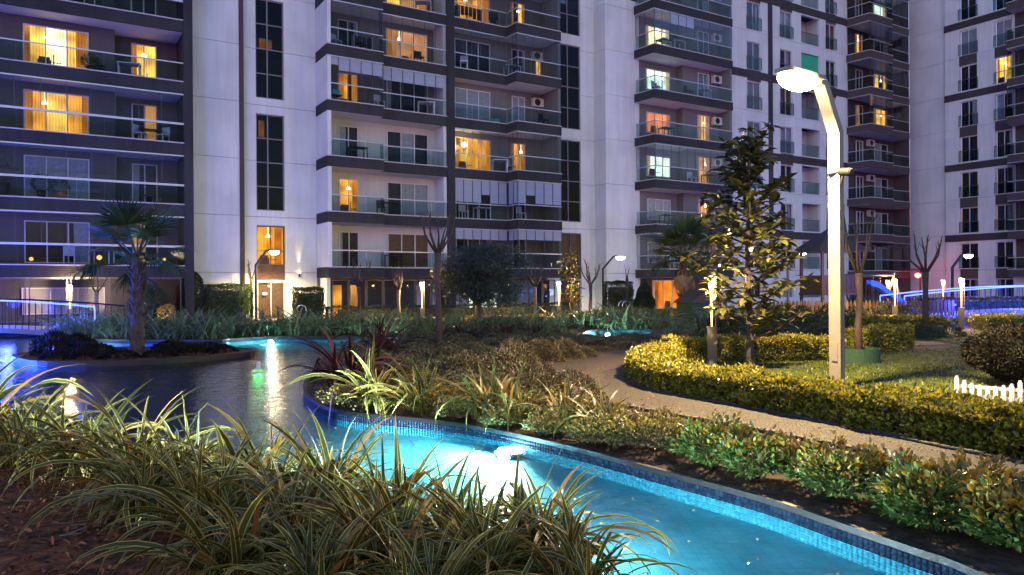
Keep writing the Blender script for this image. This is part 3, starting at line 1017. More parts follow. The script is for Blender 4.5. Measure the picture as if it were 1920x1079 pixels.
def balcony(b, k, outline, y_back, wall, glazed=None, rail='bar', blinds=(), pane_w=0.68, soffit=True, slab='slab', edge_led=None, h_slab=0.6, hang=0.0):
    """One storey's balcony: slab (part) with sill, soffit, balustrade panes, handrail and, if glazed, sliding panes up to the slab above.
    outline: plan polyline of the front edge from left to right [(x, y), ...]."""
    X, Y = b['x0'], b['y0']
    z = ZF(k)
    poly = [(p[0] - X, p[1] - Y) for p in outline]
    full = poly + [(poly[-1][0], y_back - Y), (poly[0][0], y_back - Y)]
    s = MB()
    s.prism(full, z - h_slab, z - 0.05)
    o = s.build('balcony', M[slab], b)
    # stone sill running round the edge, 4 cm proud
    e = MB()
    ext = [(outline[0][0], y_back)] * 0 + list(outline)
    for (xa, ya), (xb, yb) in zip(poly, poly[1:]):
        d = Vector((xb - xa, yb - ya, 0))
        L = d.length
        d.normalize()
        nn = Vector((d.y, -d.x, 0))
        a1 = Vector((xa, ya, 0)) + nn * 0.04 - d * (0.0)
        b1 = Vector((xb, yb, 0)) + nn * 0.04
        a2 = Vector((xa, ya, 0)) - nn * 0.16
        b2 = Vector((xb, yb, 0)) - nn * 0.16
        e.prism([(a1.x, a1.y), (b1.x, b1.y), (b2.x, b2.y), (a2.x, a2.y)], z - 0.05, z)
    e.build('sill', M['sill'], o)
    inner = [(p[0] - X, p[1] - Y + 0.17) for p in outline]
    MB().prism(inner + [(inner[-1][0], y_back - Y - 0.01), (inner[0][0], y_back - Y - 0.01)], z - 0.049, z - 0.012).build('floor_tiles', M['floor'], o)
    if soffit:
        MB().prism([(p[0] + 0.02 if i == 0 else p[0] - 0.02 if i == len(poly) - 1 else p[0], p[1] + 0.1) for i, p in enumerate(poly)] + [(poly[-1][0] - 0.02, y_back - Y - 0.01), (poly[0][0] + 0.02, y_back - Y - 0.01)], z - h_slab - 0.012, z - h_slab - 0.001).build('soffit', M['soffit'], o)
    gh = 0.86
    top = 3.0 - h_slab - 0.02
    hr = MB()
    tr = MB()
    for i, ((xa, ya), (xb, yb)) in enumerate(zip(outline, outline[1:])):
        d = Vector((xb - xa, yb - ya, 0))
        L = d.length
        if L < 0.3:
            continue
        ang = math.atan2(d.y, d.x)
        d.normalize()
        nb = max(1, round(L / 1.15))
        pw = L / nb
        for j in range(nb):
            key = ('bp', round(pw, 2), gh)
            if key not in CACHE:
                CACHE[key] = MB().box(0.02, pw - 0.02, 0.05, 0.062, 0.03, gh).mesh('glass_pane', M['balglass'])
            q = Vector((xa - X, ya - Y, 0)) + d * (pw * j)
            put('balustrade_pane', CACHE[key], o, (q.x, q.y, z), ang)
        nn = Vector((-d.y, d.x, 0))
        th, tk = (0.055, 0.035) if rail == 'thin' else (0.1, 0.09)
        a1 = Vector((xa - X, ya - Y, 0)) + nn * (0.056 - tk / 2)
        b1 = a1 + d * L
        a2, b2 = a1 + nn * tk, b1 + nn * tk
        hr.prism([(a1.x, a1.y), (b1.x, b1.y), (b2.x, b2.y), (a2.x, a2.y)], z + gh, z + gh + th)
        if glazed is not None and (glazed is True or i in glazed):
            n = max(2, round(L / pane_w))
            pw = L / n
            ph = top - gh - th - 0.05
            for j in range(n):
                q = Vector((xa - X, ya - Y, 0)) + d * (pw * j) + nn * 0.05
                gm = 'sheet'
                key = ('sp', round(pw, 2), round(ph, 2), gm)
                if key not in CACHE:
                    CACHE[key] = pane_mesh(pw, ph, gm)
                put('glazing_pane', CACHE[key], o, (q.x, q.y, z + gh + th), ang)
                bl = blinds(i, j, n) if callable(blinds) else 0
                if bl:
                    key = ('bl', round(pw, 2), round(ph * bl, 2))
                    if key not in CACHE:
                        CACHE[key] = MB().box(0.02, pw - 0.02, 0.03, 0.038, ph * (1 - bl), ph).mesh('blind', M['blind'])
                    put('roller_blind', CACHE[key], o, (q.x, q.y, z + gh + th), ang)
            c1 = Vector((xa - X, ya - Y, 0)) + nn * 0.02
            d1 = c1 + d * L
            c2, d2 = c1 + nn * 0.08, d1 + nn * 0.08
            tr.prism([(c1.x, c1.y), (d1.x, d1.y), (d2.x, d2.y), (c2.x, c2.y)], z + top - 0.06, z + top)
    hr.build('handrail', M['alu'], o)
    if tr.v:
        tr.build('glazing_track', edge_led or M['alu'], o)
    return o


def air_con(b, x, y, z):
    u = shared(b, 'air_conditioner', ('ac',), lambda: MB().box(0, 0.8, 0, 0.3, 0, 0.55).mesh('air_conditioner', M['ac']), x, y, z, b)
    def grille():
        m = MB()
        m.lathe([(0.22, 0), (0.22, 0.012)], 16)
        m.v = [(p[0] + 0.32, -p[2], p[1] + 0.28) for p in m.v]
        return m.mesh('fan_grille', M['black_metal'])
    shared(b, 'fan_grille', ('acg',), grille, b['x0'], b['y0'], 0, u)
    return u


# ---- left block: wide balconies in a dark frame
A = building('apartment_block', 'apartment block with wide dark glazed balconies, leftmost behind the palm and blue footbridge', TH, -2.0, 41.0)
for k in range(0, 6):
    glz = None if k == 3 else True
    balcony(A, k, [(-9.0, 39.74), (5.84, 39.74)], 42.0, None, glazed=glz, rail='thin' if k == 3 else 'bar', pane_w=0.98, slab='slab')
    z = ZF(k)
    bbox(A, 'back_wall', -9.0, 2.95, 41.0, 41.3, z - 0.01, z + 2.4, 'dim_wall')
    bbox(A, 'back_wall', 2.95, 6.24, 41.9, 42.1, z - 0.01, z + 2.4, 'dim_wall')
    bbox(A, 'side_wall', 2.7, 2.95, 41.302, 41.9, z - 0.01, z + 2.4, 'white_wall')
    mw = {0: 'night', 1: 'curtain', 2: ('warm', 'yellow', 'warm'), 3: ('yellow', 'white', 'yellow'), 4: 'night', 5: 'curtain'}[k]
    dw = {0: ('dimwarm', 'night'), 1: 'night', 2: ('night', 'dimwarm'), 3: 'yellow', 4: 'night', 5: 'night'}[k]
    window(A, -0.77, 40.97, z + 0.08, 2.62, 1.95, 3, mw)
    window(A, -7.2, 40.97, z + 0.08, 2.6, 1.95, 3, {2: 'warm', 3: 'white'}.get(k, 'night'))
    window(A, 3.74, 41.87, z + 0.02, 1.15, 2.1, 2, dw)
bbox(A, 'corner_pillar', 5.842, 6.26, 39.7, 42.1, 0, 21, 'slab')
bbox(A, 'core_wall', -9.0, 6.2, 42.12, 46.0, 0, 21, 'dim_wall')
# ground floor glazing
bbox(A, 'back_wall', -9.0, 5.84, 41.6, 42.1, 0, 2.24, 'dim_wall')
for i in range(9):
    x = -8.6 + i * 1.6
    window(A, x, 39.95, 0.25, 1.5, 1.98, 1, None, fr='dark_frame', depth=1.2, gl='sheet')
window(A, -0.9, 41.55, 0.55, 3.4, 1.25, 3, 'beige')
bbox(A, 'plinth', -9.0, 5.84, 39.9, 40.1, 0, 0.25, 'slab')

# ---- central block: stair tower, two balcony stacks
B = building('apartment_block', 'pale central apartment block with stair window strip and two stacks of balconies', TH, 17.0, 41.5)
JO = [ZF(k) - 0.3 for k in range(0, 9)]
facade(B, 6.262, 8.76, 41.2, 0, 21, 'white_wall', depth=0.4, joints=JO)
bbox(B, 'downpipe', 8.77, 8.98, 41.12, 41.34, 0.9, 21, 'pipe')
H1 = [(9.68, 11.18, 17.9, 21), (9.68, 11.18, 11.95, 17.3), (9.68, 11.18, 5.9, 11.1), (9.68, 11.18, 2.15, 5.1), (9.68, 11.18, 0.0, 2.05)]
facade(B, 8.762, 13.0, 41.5, 0, 21, 'white_wall', H1, depth=0.3, joints=JO)


def stair_strip(b, x0, x1, y, z0, z1, rows, backs):
    """Tall stairwell window: frame (part) > pane per field, glowing landings behind some."""
    X, Y = b['x0'], b['y0']
    w, h = x1 - x0, z1 - z0
    m = MB()
    m.box(0, 0.06, -0.04, 0.03, 0, h)
    m.box(w - 0.06, w, -0.04, 0.03, 0, h)
    m.box(w * 0.4, w * 0.4 + 0.07, -0.05, 0.03, 0, h)
    for i in range(rows + 1):
        zz = min(max(0, h * i / rows - 0.03), h - 0.06)
        for p, q in ((0.06, w * 0.4), (w * 0.4 + 0.07, w - 0.06)):
            m.box(p, q, -0.04, 0.03, zz, zz + 0.06)
    f = m.build('stair_window', M['grey_frame'], b, loc=(x0 - X, y - Y, z0))
    for i in range(rows):
        for p, q in ((0.06, w * 0.4), (w * 0.4 + 0.07, w - 0.06)):
            key = ('ssp', round(q - p, 2), round(h / rows, 2))
            if key not in CACHE:
                CACHE[key] = MB().box(0, q - p, 0, 0.01, 0.03, h / rows - 0.03).mesh('pane', M['darkglass'])
            put('pane', CACHE[key], f, (p, 0, h * i / rows))
    MB().box(0, w, 1.5, 1.52, 0, h).build('stairwell_wall', M['night'], f)
    for i, q in enumerate(range(rows)):
        MB().box(0.05, w - 0.05, 0.5, 1.5, h * i / rows - 0.1, h * i / rows + 0.02).build('landing', M['dark_frame'], f)
    for (fx, fz, fw, fh, mt) in backs:
        MB().box(fx * w, (fx + fw) * w, 0.9, 0.93, fz * h, (fz + fh) * h).build('landing_light', M[mt], f)
    return f


stair_strip(B, 9.68, 11.18, 41.65, 11.95, 17.3, 4, [(0.3, 0.56, 0.45, 0.1, 'warm')])
stair_strip(B, 9.68, 11.18, 41.65, 5.9, 11.1, 4, [(0.05, 0.86, 0.14, 0.1, 'yellow'), (0.25, 0.8, 0.2, 0.17, 'warm')])
stair_strip(B, 9.68, 11.18, 41.65, 17.9, 21, 2, [])
f = window(B, 9.68, 41.62, 2.95, 1.5, 2.12, 2, 'halllight', fr='dark_frame', depth=0.3, bars=(0.75,))
bbox(B, 'spandrel_panel', 9.68, 11.18, 41.6, 41.7, 2.16, 2.94, 'curtain_brown')
f = window(B, 9.7, 41.6, 0.0, 1.46, 2.04, 2, 'curtain_brown', fr='sill', depth=0.06)
bbox(B, 'door_number_plate', 9.98, 10.2, 41.5, 41.52, 1.35, 1.48, 'white_paint')
# left stack
LK_KIND = {0: ('night', ('curtain_brown', 'curtain_brown', 'curtain_brown')), 1: ('warm', ('night', 'curtain', 'curtain')), 2: ('night', ('night', 'curtain', 'night')),
           3: (('warm', 'night'), ('night', 'night', 'night')), 4: ('night', ('peach', 'peach', 'peach')), 5: ('night', ('yellow', 'peach', 'peach'))}
for k in range(0, 7):
    glz = {3: True, 4: True, 5: True, 6: True}.get(k)
    bld = (lambda i, j, n: 0.5 if not (i == 0 and j == 0) else 0.3) if k == 3 else ()
    o = balcony(B, k, [(12.93, 39.45), (16.15, 39.45), (16.15, 39.95), (20.34, 39.95)], 41.5, None, glazed=glz, rail='thin', blinds=bld, pane_w=0.66)
    z = ZF(k)
    bbox(B, 'fin_wall', 12.935, 13.14, 39.47, 41.49, z + 0.001, z + 2.39, 'white_wall')
    bbox(B, 'end_wall', 20.14, 20.34, 40.05, 41.49, z + 0.001, z + 2.39, 'white_wall')
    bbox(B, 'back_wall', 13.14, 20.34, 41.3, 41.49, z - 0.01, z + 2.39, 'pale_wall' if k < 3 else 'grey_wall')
    dk, wk = LK_KIND.get(k, ('night', ('night', 'night', 'night')))
    window(B, 14.14, 41.27, z + 0.02, 1.16, 2.02, 2, dk)
    window(B, 17.05, 41.27, z + 0.02, 2.65, 2.02, 3, wk)
bbox(B, 'divider_pillar', 20.342, 20.835, 39.9, 41.6, 0, 21, 'slab')
# right stack with oriel
RK = {0: ('night', 'night'), 1: ('night', 'night'), 2: (('yellow', 'warm', 'warm'), ('warm', 'dimwarm')), 3: ('curtain', 'curtain'), 4: ('night', ('night', 'night')), 5: ('warm', ('night', 'yellow')), 6: ('night', 'night')}
for k in range(0, 7):
    glz = None if k == 3 else True
    bl = {0: lambda i, j, n: 0.42, 1: lambda i, j, n: 0.95 if (j + i) % 7 != 3 else 0.6}.get(k, ())
    o = balcony(B, k, [(20.84, 39.94), (24.5, 39.94), (24.55, 38.85), (27.88, 38.85)], 40.85, None, glazed=glz, rail='thin', blinds=bl, pane_w=0.62)
    z = ZF(k)
    bbox(B, 'back_wall', 20.84, 27.7, 40.85, 41.1, z - 0.6, z + 2.4, 'grey_wall')
    bbox(B, 'end_wall', 27.7, 27.88, 38.95, 40.849, z + 0.001, z + 2.39, 'grey_wall')
    wk, dk = RK[k]
    window(B, 21.3, 40.82, z + 0.02, 2.5, 2.02, 3, wk)
    window(B, 25.4, 40.82, z + 0.02, 0.98, 2.02, 2, dk)
    if k in (3, 4):
        air_con(B, 26.85, 40.5, z + 1.5)
window(B, 27.2, 40.8, ZF(4) + 0.5, 0.45, 1.6, 2, 'yellow')
# ground floor of both stacks
bbox(B, 'ground_wall', 12.95, 20.34, 40.9, 41.49, 0, 2.24, 'dim_wall')
bbox(B, 'fin_wall', 12.935, 13.14, 39.8, 40.899, 0, 2.24, 'white_wall')
gb = ['warm', 'dimwarm', 'night', 'night', 'night', 'mauve', 'mauve']
for i in range(7):
    window(B, 13.3 + i * 1.0, 40.1, 0.05, 0.96, 2.1, 1, 'night', fr='dark_frame', depth=0.9, gl='sheet')
    if gb[i] != 'night':
        bbox(B, 'curtain', 13.62 + i * 1.0, 14.12 + i * 1.0, 40.85, 40.87, 0.2, 1.85, gb[i])
bbox(B, 'ground_wall', 20.84, 27.88, 40.86, 41.1, 0, 2.24, 'dim_wall')
gb = ['mauve', 'cool', 'cool', 'night', 'curtain', 'curtain', 'night', 'curtain_brown']
for i in range(7):
    window(B, 20.9 + i * 0.99, 39.6, 0.05, 0.96, 2.1, 1, gb[i], fr='dark_frame', depth=0.6, gl='sheet')
# second stair strip and tower
H2 = [(28.95, 30.7, 18.5, 21.2), (28.95, 30.7, 12.2, 17.8), (28.95, 30.7, 6.0, 11.45), (28.95, 30.7, 0.0, 5.25)]
facade(B, 27.882, 31.88, 40.6, 0, 21.2, 'white_wall', H2, depth=0.28, joints=JO)
stair_strip(B, 28.95, 30.7, 40.72, 18.5, 21.2, 2, [])
stair_strip(B, 28.95, 30.7, 40.72, 12.2, 17.8, 4, [(0.12, 0.87, 0.28, 0.08, 'warm'), (0.12, 0.62, 0.28, 0.12, 'warm')])
stair_strip(B, 28.95, 30.7, 40.72, 6.0, 11.45, 4, [(0.04, 0.03, 0.2, 0.06, 'warm')])
window(B, 28.95, 40.7, 2.2, 1.75, 3.0, 2, 'curtain_brown', fr='dark_frame', depth=0.2)
window(B, 28.95, 40.7, 0.0, 1.75, 2.15, 2, 'curtain_brown', fr='sill', depth=0.15)
facade(B, 31.882, 34.85, 39.4, 0, 21.2, 'white_wall', depth=1.6, joints=JO)

# ---- right block: corner balconies, window wall, dark oriel stack
D_ = building('apartment_block', 'pale corner apartment block with air conditioned balconies and brown oriel stack behind the magnolia', TH, 45.0, 39.0)
QK = {0: ('curtain', 'night'), 1: ('curtain', 'warm'), 2: ('cool', 'warm'), 3: ('orange', 'yellow'), 4: ('cool', 'night'), 5: ('white', 'night'), 6: ('night', 'night')}
for k in range(0, 8):
    glz = {0: True, 2: True, 5: True, 6: True, 7: True}.get(k)
    bl = (lambda i, j, n: 0.5 if i == 1 and j in (2, 3, 4) else 0) if k == 5 else ()
    o = balcony(D_, k, [(34.4, 39.3), (34.58, 37.54), (42.06, 37.54)], 39.6, None, glazed=glz, rail='thin', blinds=bl, pane_w=0.75)
    z = ZF(k)
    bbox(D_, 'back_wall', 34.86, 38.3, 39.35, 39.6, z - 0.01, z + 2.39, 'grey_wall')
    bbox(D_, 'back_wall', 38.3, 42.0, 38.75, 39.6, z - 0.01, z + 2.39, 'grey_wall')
    bbox(D_, 'end_wall', 41.86, 42.06, 37.64, 38.749, z + 0.001, z + 2.39, 'grey_wall')
    wk, dk = QK.get(k, ('night', 'night'))
    window(D_, 35.45, 39.32, z + 0.45, 2.15, 1.45, 3, wk)
    window(D_, 39.75, 38.72, z + 0.02, 1.1, 2.05, 2, dk)
    air_con(D_, 41.03, 38.35, z + 1.45)
bbox(D_, 'ground_wall', 34.86, 42.0, 39.0, 39.6, 0, 2.24, 'brown_wall')
window(D_, 35.6, 38.9, 0.1, 2.6, 2.0, 3, 'orange', depth=0.08)
# window wall
JB = [ZF(k) for k in range(0, 9)]
cols = [(44.9, 1.5, 'w'), (48.65, 1.45, 'w'), (51.2, 2.3, 'l'), (54.3, 1.3, 'w')]
holes = []
for k in range(-1, 9):
    z = ZF(k)
    for x, w, t in cols:
        z0 = z + 0.12 if k >= 0 else 0.7
        holes.append((x, x + w, z0, z + 2.22 + (0.0 if t == 'w' else 0.12)))
facade(D_, 42.062, 57.2, 38.7, 0, 27.5, 'white_wall', holes, depth=0.22, joints=JB)
for k in range(-1, 9):
    z = ZF(k)
    z0 = z + 0.12 if k >= 0 else 0.7
    for x, w, t in cols:
        if t == 'w':
            bk = rnd.choice(['night', 'night', 'curtain', 'night', 'curtain_brown'])
            window(D_, x, 38.82, z0, w, z + 2.22 - z0, 2, bk, rail=k >= 0, depth=0.15)
            if k % 2 == 0 and k >= 0:
                bbox(D_, 'spandrel_panel', x, x + w, 38.675, 38.7 - 0.002, z + 2.25, ZF(k + 1) + 0.1, 'brown_wall')
        else:
            bbox(D_, 'loggia_back', x - 0.1, x + w + 0.1, 40.0, 40.1, z, z + 2.5, 'pale_wall')
            bbox(D_, 'loggia_side', x + w + 0.001, x + w + 0.1, 38.93, 39.999, z, z + 2.5, 'pale_wall')
            bbox(D_, 'loggia_floor', x - 0.1, x + w + 0.1, 38.93, 40.0, z - 0.1, z + 0.1, 'soffit')
            window(D_, x + 0.1, 39.95, z + 0.12, 0.85, 2.0, 1, 'night')
            r = bbox(D_, 'railing', x, x + w, 38.78, 38.82, z + 1.02, z + 1.07, 'dark_frame')
            bbox(D_, 'glass_panel', x + 0.02, x + w - 0.02, 38.795, 38.805, z + 0.16, z + 1.0, 'balglass', r)
            if k == 5:
                bbox(D_, 'green_blind', x + 0.03, x + w - 0.03, 38.84, 38.86, z + 0.95, z + 2.32, 'green_blind')
            if k == 4:
                for j in range(3):
                    shared(D_, 'glazing_pane', ('lgp',), lambda: pane_mesh(0.74, 1.2, 'sheet'), x + 0.04 + j * 0.75, 38.78, z + 1.08, r)
for k in (1, 3, 5, 7):
    bbox(D_, 'facade_band', 42.062, 57.2, 38.64, 38.698, ZF(k) - 0.55, ZF(k) + 0.02, 'band')
bbox(D_, 'facade_strip', 47.25, 47.75, 38.66, 38.698, 2.9, 27.5, 'band')
# oriel stack
OK_ = {5: (('night', 'night'), ('yellow', 'night', 'yellow')), 4: (('dimwarm', 'night'), ('yellow', 'yellow')), 6: (('yellow', 'night'), ('night', 'night')), 7: (('night', 'night'), ('cool', 'cool'))}
for k in range(0, 9):
    glz = True if k in (0, 4, 5, 6, 7, 8) else None
    o = balcony(D_, k, [(57.0, 38.65), (57.25, 36.7), (60.4, 36.7), (60.45, 37.35), (63.9, 37.35)], 39.0, None, glazed=glz, rail='thin', pane_w=0.9, slab='brown_wall')
    z = ZF(k)
    bbox(D_, 'back_wall', 57.21, 66.0, 38.75, 39.0, z - 0.6, z + 2.39, 'brown_wall')
    bbox(D_, 'end_wall', 63.8, 63.95, 37.4, 38.749, z - 0.6, z + 2.39, 'brown_wall')
    wl, wr = OK_.get(k, (('night', 'night'), ('curtain', 'night')))
    window(D_, 58.3, 38.72, z + 0.05, 0.95, 2.0, 2, wl)
    window(D_, 60.9, 38.72, z + 0.05, 1.9, 2.0, len(wr), wr)
    if k < 4:
        air_con(D_, 59.7, 38.4, z + 1.65)
bbox(D_, 'ground_wall', 57.2, 66.0, 38.6, 39.0, 0, 2.24, 'brown_wall')
for i in range(4):
    window(D_, 57.5 + i * 1.55, 38.4, 0.1, 1.5, 2.05, 2, rnd.choice(['night', 'curtain_brown']), fr='dark_frame', gl='sheet', depth=0.15)

# ---- right wing, at a right angle
WG = TH - pi / 2
Wb = building('apartment_block', 'right wing with dark floor bands every two storeys, meeting the corner at a right angle', WG, -34.0, 66.0)
facade(Wb, -38.75, -35.45, 66.3, 0, 28, 'white_wall', depth=0.3, joints=JB)
wcols = [(-34.25, 1.42), (-31.45, 1.3)]
holes = []
for k in range(-1, 9):
    z = ZF(k)
    for x, w in wcols:
        holes.append((x, x + w, z + 0.12 if k >= 0 else 0.6, z + 2.25))
facade(Wb, -35.449, -24.0, 66.05, 0, 28, 'white_wall', holes, depth=0.24, joints=JB)
for k in range(-1, 9):
    z = ZF(k)
    z0 = z + 0.12 if k >= 0 else 0.6
    for i, (x, w) in enumerate(wcols):
        bk = 'yellow' if (k == 5 and i == 1) else rnd.choice(['night', 'night', 'curtain', 'night'])
        window(Wb, x, 66.2, z0, w, z + 2.25 - z0, 2, bk, rail=k >= 0, depth=0.2)
        if k % 2 == 1 or k == -1:
            bbox(Wb, 'spandrel_panel', x, x + w, 66.02, 66.048, z + 2.28, ZF(k + 1) + 0.1, 'brown_wall')
for k in (1, 3, 5, 7):
    bbox(Wb, 'facade_band', -35.5, -30.0, 65.98, 66.046, ZF(k) - 0.55, ZF(k) + 0.02, 'band')
for k in range(0, 9):
    balcony(Wb, k, [(-30.0, 65.9), (-29.9, 64.6), (-24.0, 64.6)], 66.04, None, glazed=True if k % 3 else None, rail='thin', pane_w=0.8, slab='brown_wall')
    z = ZF(k)
    bbox(Wb, 'back_wall', -29.9, -24.0, 65.96, 66.03, z - 0.01, z + 2.39, 'brown_wall')
    window(Wb, -28.9, 65.92, z + 0.05, 2.2, 2.0, 3, 'night')

# light spill inside the frame of the roofless far sides: plain blocks close the backs
bbox(B, 'core_wall', 6.3, 34.8, 42.9, 50, 0, 21.2, 'dim_wall')
bbox(D_, 'core_wall', 34.9, 66.2, 41.2, 48, 0, 27.4, 'dim_wall')

# wall sconce by the entrance
sc = empty('wall_sconce', (0, 0, 0), 0, 'small round up and down wall sconce right of the lit entrance', 'wall lamp')
def fac(s, t, z):
    return (s * cos(TH) - t * sin(TH), s * sin(TH) + t * cos(TH), z)
sc.location = fac(11.93, 41.4, 2.42)
MB().lathe([(0.05, -0.1), (0.055, 0.0), (0.05, 0.1)], 12).build('housing', M['black_metal'], sc)
MB().lathe([(0.035, 0.1), (0.035, 0.104)], 10).build('lens', M['smalllens'], sc)


def light(typ, name, loc, power, color, radius=0.08, parent=None, rot=None, spot=None, blend=0.5):
    d = bpy.data.lights.new(name, typ)
    d.energy = power * LK * 2.4 if color[2] < 0.5 and color[1] > 0.5 else power * LK
    d.color = color
    if typ in ('POINT', 'SPOT'):
        d.shadow_soft_size = radius
    if typ == 'SPOT':
        d.spot_size = spot
        d.spot_blend = blend
    o = bpy.data.objects.new(name, d)
    col.objects.link(o)
    o.location = loc
    if rot:
        o.rotation_euler = rot
    if parent is not None:
        o.parent = parent
    return o


WARM = (1.0, 0.68, 0.32)
x, y, z = sc.location
light('SPOT', 'sconce_up', (x, y - 0.02, z + 0.12), 60, WARM, 0.02, None, (pi, 0, 0), R(26), 0.6)
light('SPOT', 'sconce_down', (x, y - 0.02, z - 0.12), 90, WARM, 0.02, None, (0, 0, 0), R(40), 0.6)


# ------------------------------------------------------------------ street lamps
def sweep_square(pts, w, d, side):
    """Square section swept along a bent line; side = unit vector across the bend plane."""
    m = MB()
    pts = [Vector(p) for p in pts]
    s = Vector(side)
    rings = []
    for i, p in enumerate(pts):
        a = (pts[i] - pts[i - 1]).normalized() if i else None
        c = (pts[i + 1] - pts[i]).normalized() if i < len(pts) - 1 else None
        t = ((a or c) + (c or a)).normalized()
        nrm = s.cross(t).normalized()
        sc_ = 1.0 / max(0.4, t.dot(a or c))
        n = len(m.v)
        for u, v in ((-1, -1), (1, -1), (1, 1), (-1, 1)):
            m.v.append(tuple(p + s * (u * w / 2) + nrm * (v * d / 2 * sc_)))
        rings.append(n)
    for a, c in zip(rings, rings[1:]):
        for k in range(4):
            m.f.append((a + k, a + (k + 1) % 4, c + (k + 1) % 4, c + k))
            m.mi.append(0)
    m.f.append((rings[0] + 3, rings[0] + 2, rings[0] + 1, rings[0]))
    m.f.append(tuple(rings[-1] + k for k in range(4)))
    m.mi += [0, 0]
    return m


def street_lamp(loc, adir, hb, rise, out, head, sec, label, mat, power, lens='smalllens', group='bent arm lamps of the courtyard'):
    e = empty('street_lamp', (*loc, 0), 0, label, 'street lamp', group)
    ax, ay = adir
    s = (-ay, ax, 0)
    top = (ax * out, ay * out, hb + rise)
    sweep_square([(0, 0, 0.02), (0, 0, hb), top, (ax * (out + 0.12), ay * (out + 0.12), hb + rise + 0.03)], sec[0], sec[1], s).build('post', M[mat], e)
    MB().box(-0.17, 0.17, -0.17, 0.17, 0.004, 0.02).build('base_plate', M['black_metal'], e)
    w = sec[0] * 0.75
    sd_ = s
    pnl = MB().box(-0.05, 0.05, -0.004, 0.004, 0.45, 0.75)
    pnl.build('access_door', M[mat], e, loc=(ax * (sec[1] / 2 + 0.004), ay * (sec[1] / 2 + 0.004), 0), rz=math.atan2(ay, ax) - pi / 2)
    for bx in (-0.12, 0.12):
        for by in (-0.12, 0.12):
            MB().lathe([(0.016, 0.02), (0.016, 0.045)], 6, 0, (bx, by)).build('bolt', M['steel'], e)
    a0, a1 = out + 0.1, out + 0.1 + head
    z = hb + rise
    def pt(a, q, zz):
        return (ax * a + s[0] * q, ay * a + s[1] * q, zz)
    hd = MB()
    hd.prism([pt(a0, -w, 0)[:2], pt(a1, -w * 0.9, 0)[:2], pt(a1, w * 0.9, 0)[:2], pt(a0, w, 0)[:2]], z + 0.02, z + 0.085)
    hd.build('lamp_head', M[mat], e)
    ln = MB()
    ls, le = a0 + head * 0.12, a1 - head * 0.0
    c, h = (ls + le) / 2, (le - ls) / 2
    SEG = 20
    rows = []
    for zz, k in ((z + 0.019, 1.0), (z - 0.03, 1.06), (z - 0.09, 0.98), (z - 0.14, 0.8), (z - 0.185, 0.5), (z - 0.2, 0.15)):  # oversized bowl: the lamp's glare is put into its shape
        rows.append(len(ln.v))
        for q in range(SEG):
            an = 2 * pi * q / SEG
            ln.v.append(pt(c + cos(an) * h * k, sin(an) * w * 1.5 * k, zz))
    for r0, r1 in zip(rows, rows[1:]):
        for k in range(SEG):
            ln.f.append((r0 + k, r0 + (k + 1) % SEG, r1 + (k + 1) % SEG, r1 + k))
            ln.mi.append(1 if r0 == rows[0] else 0)
    ln.f.append(tuple(rows[-1] + k for k in range(SEG)))
    ln.mi.append(0)
    ln.build('lamp_lens', [M[lens], M['lenshalo']], e)
    c = (ls + le) / 2
    light('SPOT', 'lamp_light', (ax * c, ay * c, z - 0.22), power, (1.0, 0.7, 0.34), 0.12, e, (0, 0, 0), R(150), 0.7)
    return e


def norm2(x, y):
    l = math.hypot(x, y)
    return (x / l, y / l)


main = street_lamp((5.34, 12.4), norm2(-0.8, -0.6), 4.2, 0.74, 0.44, 0.95, (0.2, 0.13), 'tall bent lamp on the lawn, nearest and brightest, with a security camera', 'post', 2700, 'lens')
street_lamp((-13.15, 38.7), norm2(1, 0.1), 2.9, 0.72, 0.52, 0.55, (0.14, 0.1), 'black bent lamp in front of the orange lit entrance', 'black_metal', 800)
street_lamp((5.55, 46.0), norm2(1, 0.05), 2.75, 0.75, 0.65, 0.6, (0.14, 0.1), 'bent lamp against the pale tower, between clipped hedge and bare tree', 'black_metal', 650)
street_lamp((15.2, 41.5), norm2(1, 0.1), 2.6, 0.95, 0.45, 0.55, (0.14, 0.1), 'bent lamp left of the playground roof with a lit arm', 'post', 260)
street_lamp((15.8, 47.5), norm2(-1, -0.3), 3.3, 0.75, 0.45, 0.55, (0.14, 0.1), 'bent lamp half hidden by the magnolia crown', 'post', 200)
street_lamp((26.6, 45.5), norm2(1, 0.1), 2.7, 0.75, 0.6, 0.6, (0.13, 0.1), 'dark bent lamp behind the right footbridge', 'black_metal', 240)

sc2 = empty('security_camera', (5.34, 12.4, 3.52), 0, 'small black bullet camera clamped to the tall bright lamp post', 'camera')
MB().tube([(0.03, -0.1, 0.02), (0.12, -0.3, -0.01)], [0.062, 0.07], 14).build('body', M['bridge_metal'], sc2)
MB().tube([(0.12, -0.3, -0.01), (0.124, -0.312, -0.012)], [0.055, 0.05], 14).build('lens', M['night'], sc2)
MB().tube([(0.02, -0.11, -0.2), (0.05, -0.16, -0.05)], 0.022, 8).build('bracket', M['bridge_metal'], sc2)
MB().tube([(-0.13, 0.0, 0.0), (0.03, -0.1, 0.03)], 0.03, 8).build('arm', M['bridge_metal'], sc2)


